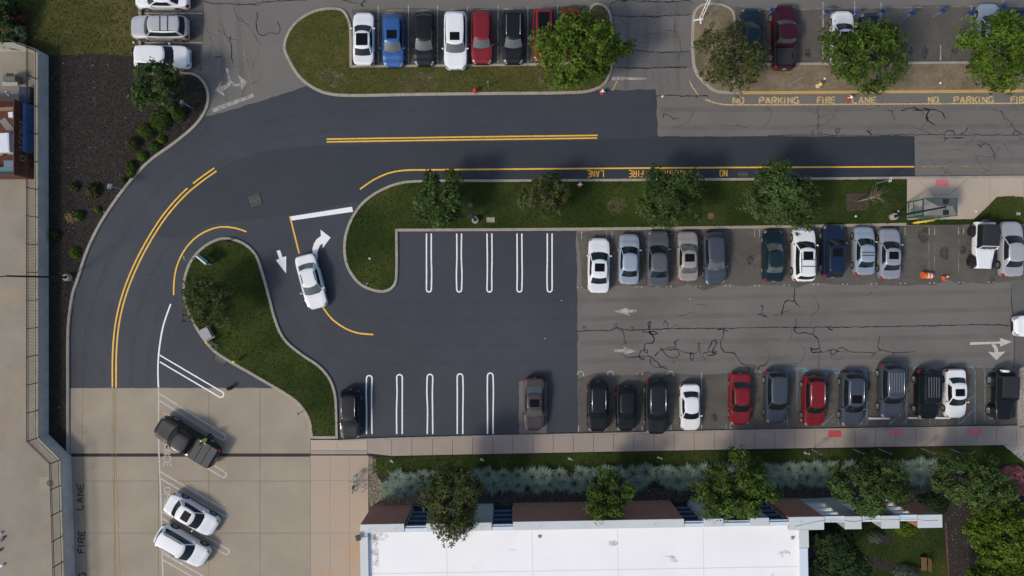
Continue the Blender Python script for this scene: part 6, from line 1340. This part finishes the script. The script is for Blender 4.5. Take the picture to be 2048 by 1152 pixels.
# wheel stops
for i, (x0, x1, y) in enumerate(((1737, 1779, 836.5), (1816, 1850, 835.5), (1870, 1900, 835.5), (1601, 1612, 840), (1978, 1990, 835))):
    R_ = P((x0+x1)/2, y); ln = (x1-x0)/S
    g = MB().box((0, 0, .06), (ln, .15, .12), taper=.93); g.box((0, 0, .118), (ln*.9, .08, .01)); tag(g.build('wheel_stop', M_white2, loc=R_+Vector((0, 0, .01))), ['white wheel stop at the nose of the slate SUV farthest into the aisle', 'white wheel stop under the boxy black SUV', 'white wheel stop between the boxy black SUV and the white sedan', 'white wheel stop end beside the red SUV', 'white wheel stop end beside the black off-roader'][i], 'wheel stop', 'wheel stops')
# bicycle and rack beside the planting bed
br = empty('bike_rack', P(722, 969) + Vector((0, 0, .02))); tag(br, 'grey wave bike rack on the peach concrete', 'bike rack')
for j in range(3): y = .35-.38*j; MB().tube([(-.35, y, 0), (-.35, y, .7), (-.28, y, .78), (.28, y, .78), (.35, y, .7), (.35, y, 0)], .022, 6).build('hoop', M_steel, br)
for sx in (-.35, .35): MB().tube([(sx, -.45, .02), (sx, .4, .02)], .02, 6).build('ground_bar', M_steel, br)
bk = empty('bicycle', P(711, 965) + Vector((0, 0, .02)), math.radians(78)); tag(bk, 'bicycle leaning at the bike rack', 'bicycle')
for x, nm in ((-.52, 'wheel'), (.52, 'wheel')):
    w = MB(); w.tube([(x+.33*math.cos(t), 0, .34+.33*math.sin(t)) for t in np.linspace(0, 2*math.pi, 21)], .022, 5, False); o = w.build(nm, M_rubber, bk)
    s_ = MB(); 
    for t in np.linspace(0, 2*math.pi, 11)[:-1]: s_.tube([(x, 0, .34), (x+.32*math.cos(t), 0, .34+.32*math.sin(t))], .004, 3, False)
    o2 = s_.build('spokes', M_chrome, o); o2['kind'] = 'stuff'
f = MB(); f.tube([(-.52, 0, .34), (-.18, 0, .82), (.34, 0, .80), (-.05, 0, .30), (-.52, 0, .34)], .022, 6); f.tube([(-.05, 0, .30), (-.18, 0, .82)], .022, 6); f.tube([(.52, 0, .34), (.34, 0, .80), (.30, 0, .92)], .022, 6); f.build('frame', mat('bike_green', (.10, .16, .13), .4), bk)
MB().tube([(.22, .32, .98), (.36, .22, .98), (.32, 0, .96), (.36, -.22, .98), (.22, -.32, .98)], .018, 6).build('handlebar', M_dsteel, bk); MB().box((-.2, 0, .90), (.28, .14, .07), taper=.7).build('saddle', M_dsteel, bk); MB().box((.62, 0, .80), (.30, .34, .22), taper=1.1).build('basket', mat('basket_grey', (.22, .25, .22), .6), bk)
# white stand at the top of the verge, courtyard bench
gt = empty('white_barrier', P(1399, 42) + Vector((0, 0, .12)), math.radians(-8)); tag(gt, 'white metal frame stand at the corner of the drive entrance', 'barrier')
for sx in (-.1, .1): MB().tube([(sx, 0, 0), (sx+.06, .6, 1.2), (sx+.10, 1.1, 2.4)], .04, 6).build('upright', M_white2, gt)
for k in range(5): t = k/4; MB().tube([(-.1+.1*t, 1.1*t, 2.4*t+.1), (.1+.1*t, 1.1*t, 2.4*t+.1)], .03, 6).build('rung', M_white2, gt)
MB().box((-.15, .02, .06), (.85, .12, .10), .3).build('foot', M_white2, gt); MB().box((.05, -.02, .05), (.12, .6, .09), .2).build('foot', M_white2, gt); MB().box((-.05, 1.0, 2.35), (.75, .10, .10), .7).build('head', M_white2, gt)
cb = empty('garden_bench', P(1841, 1123) + Vector((0, 0, .1)), math.radians(90)); tag(cb, 'brown wooden garden bench in the courtyard', 'bench')
M_brw = mat('bench_wood', (.16, .085, .045), .75, fine=.15)
for i in range(4): MB().box((0, -.16+.12*i, .44), (1.1, .09, .035)).build('seat_slat', M_brw, cb)
for i in range(3): MB().box((0, -.30-.02*i, .58+.13*i), (1.1, .03, .09)).build('back_slat', M_brw, cb)
for sx in (-.48, .48): MB().box((sx, -.02, .21), (.06, .48, .42)).build('leg', M_brw, cb)
M_br2 = mat('red_edging', (.19, .085, .05), .85, (.07, .05, .04), 2.0, 5)
ed = empty('edging'); ed['kind'] = 'structure'
for j in range(24): q = P(1890 + .25*j, 1046 + j*5.0); MB().box((q.x, q.y, .10), (.10, .19, .10), random.uniform(-.1, .1)).build('brick', M_br2, ed)
for px, py, r_ in ((1929, 1078, .1), (1934, 1048, .08)): pass
# utility post marks
for i, (px, py) in enumerate(((740, 517), (1950, 423), (1795, 423), (1710, 433), (269, 86), (1325, 193), (1648, 158), (1879, 167))):
    tag(MB().lathe([(.10, 0), (.09, .05), (.05, .08), (0, .085)], 8).build('litter', M_wbox if i < 5 else M_refl, loc=P(px, py)+Vector((0, 0, .13 if i != 5 else .012))), 'pale litter ' + ['on the lower tip of the long lawn', 'on the plaza lawn', 'above the lamp base near the bus shelter', 'beside the mulch square of the sapling', 'by the rear of the white SUV at the mulch bed', 'at the end of the fresh asphalt below the drive', 'on the tan verge near the cream hydrant', 'on the tan verge below the empty stalls'][i], 'litter', 'litter')

# ------------------------------------------------------------------ the worker beside the pickup bed
M_skin = mat('skin', (.42, .24, .16), .55); M_hiviz = mat('hi_vis_yellow', (.55, .72, .05), .6); M_trous = mat('navy_trousers', (.012, .015, .025), .8); M_cap = mat('dark_cap', (.02, .022, .022), .7); M_band = mat('silver_band', (.55, .55, .5), .4)
def skin(name, joints, edges, radii, m, parent, root=0, sub=2):
    me = bpy.data.meshes.new(name); me.from_pydata(joints, edges, []); me.update(); me.materials.append(m)
    o = link(name, me, parent); md = o.modifiers.new('skin', 'SKIN'); sv = me.skin_vertices[0].data
    for v, r_ in zip(sv, radii): v.radius = (r_, r_) if not isinstance(r_, tuple) else r_
    sv[root].use_root = True; md.use_smooth_shade = True; s_ = o.modifiers.new('sub', 'SUBSURF'); s_.levels = sub; s_.render_levels = sub; return o
per = empty('person', P(423, 873) + Vector((0, 0, .021)), math.radians(240)); tag(per, 'worker in yellow hi-vis shirt and dark trousers leaning on the pickup bed', 'person')
J = [(0, 0, .98), (.06, 0, 1.18), (.16, 0, 1.38), (.20, 0, 1.50), (.24, 0, 1.66), (.26, 0, 1.76),                      # pelvis, spine, chest, neck, head
     (.15, .19, 1.42), (.34, .24, 1.22), (.58, .16, 1.25), (.15, -.19, 1.42), (.36, -.25, 1.20), (.60, -.18, 1.25),      # arms
     (0, .10, .92), (.06, .11, .50), (-.02, .12, .09), (.14, .13, .03), (0, -.10, .92), (-.06, -.11, .50), (-.22, -.12, .10), (-.07, -.13, .03)]
E = [(0, 1), (1, 2), (2, 3), (3, 4), (4, 5), (2, 6), (6, 7), (7, 8), (2, 9), (9, 10), (10, 11), (0, 12), (12, 13), (13, 14), (14, 15), (0, 16), (16, 17), (17, 18), (18, 19)]
Rr = [.135, .13, .15, .058, .095, .07, .062, .047, .034, .062, .047, .034, .088, .062, .045, .04, .088, .062, .045, .04]
# hands: palm and five fingers on each arm
for side, w in ((1, 8), (-1, 11)):
    x, y, z = J[w]; pi = len(J); J.append((x+.07, y, z+.005)); Rr.append((.042, .018)); E.append((w, pi))
    for k, (dy, l) in enumerate(((-.033, .070), (-.011, .082), (.011, .078), (.033, .062))):
        a = len(J); J += [(x+.11, y+dy, z), (x+.11+l*.6, y+dy*1.2, z-.012), (x+.11+l, y+dy*1.25, z-.035)]; Rr += [.0095, .009, .008]; E += [(pi, a), (a, a+1), (a+1, a+2)]
    a = len(J); J += [(x+.06, y-side*.045, z-.005), (x+.10, y-side*.07, z-.015)]; Rr += [.011, .010]; E += [(pi, a), (a, a+1)]
skin('body', J, E, Rr, M_skin, per)
k_ = 1.16
sj = [0, 1, 2, 6, 7, 9, 10]; mp = {j: i for i, j in enumerate(sj)}
skin('shirt', [J[j] if j else (.0, 0, .95) for j in sj], [(mp[a], mp[b_]) for a, b_ in ((0, 1), (1, 2), (2, 6), (6, 7), (2, 9), (9, 10))], [.16, .155, .172, .085, .068, .085, .068], M_hiviz, per)
tj = [0, 12, 13, 14, 16, 17, 18]; mp = {j: i for i, j in enumerate(tj)}
skin('trousers', [J[j] for j in tj], [(mp[a], mp[b_]) for a, b_ in ((0, 12), (12, 13), (13, 14), (0, 16), (16, 17), (17, 18))], [.145, .105, .082, .070, .105, .082, .070], M_trous, per)
for j, t in ((14, 15), (18, 19)):
    a, b_ = Vector(J[j]), Vector(J[t]); MB().tube([(a.x-.05, a.y, .06), (a.x+.02, a.y, .07), (b_.x, b_.y, .055), (b_.x+.06, b_.y, .045)], [.05, .058, .052, .03], 8).build('boot', M_cap, per, smooth=True)
MB().lathe([(.112, 1.745), (.112, 1.79), (.095, 1.835), (.05, 1.858), (0, 1.862)], 14, (.255, 0, 0)).build('cap', M_cap, per, smooth=True); MB().box((.40, 0, 1.755), (.12, .15, .018), taper=.9).build('cap_brim', M_cap, per)
MB().box((.345, 0, 1.685), (.035, .026, .05), taper=.5).build('nose', M_skin, per)
for s_ in (1, -1): MB().lathe([(.012, 0), (.008, .006), (0, .007)], 8, (.338, s_*.035, 1.715), 'X').build('eye', M_cap, per); MB().box((.25, s_*.098, 1.69), (.045, .016, .06), taper=.8).build('ear', M_skin, per)
MB().box((.335, 0, 1.638), (.02, .05, .010)).build('mouth', mat('lips', (.30, .12, .10), .6), per)
MB().lathe([(.100, 1.66), (.104, 1.70), (.104, 1.745)], 14, (.235, 0, 0)).build('hair', mat('dark_hair', (.02, .014, .01), .7), per)
for s_ in (.085, -.085): MB().tube([(.31, s_, 1.20), (.30, s_, 1.36), (.20, s_*1.1, 1.50), (.06, s_*1.1, 1.46), (-.05, s_, 1.28)], .018, 4).build('reflective_band', M_band, per)
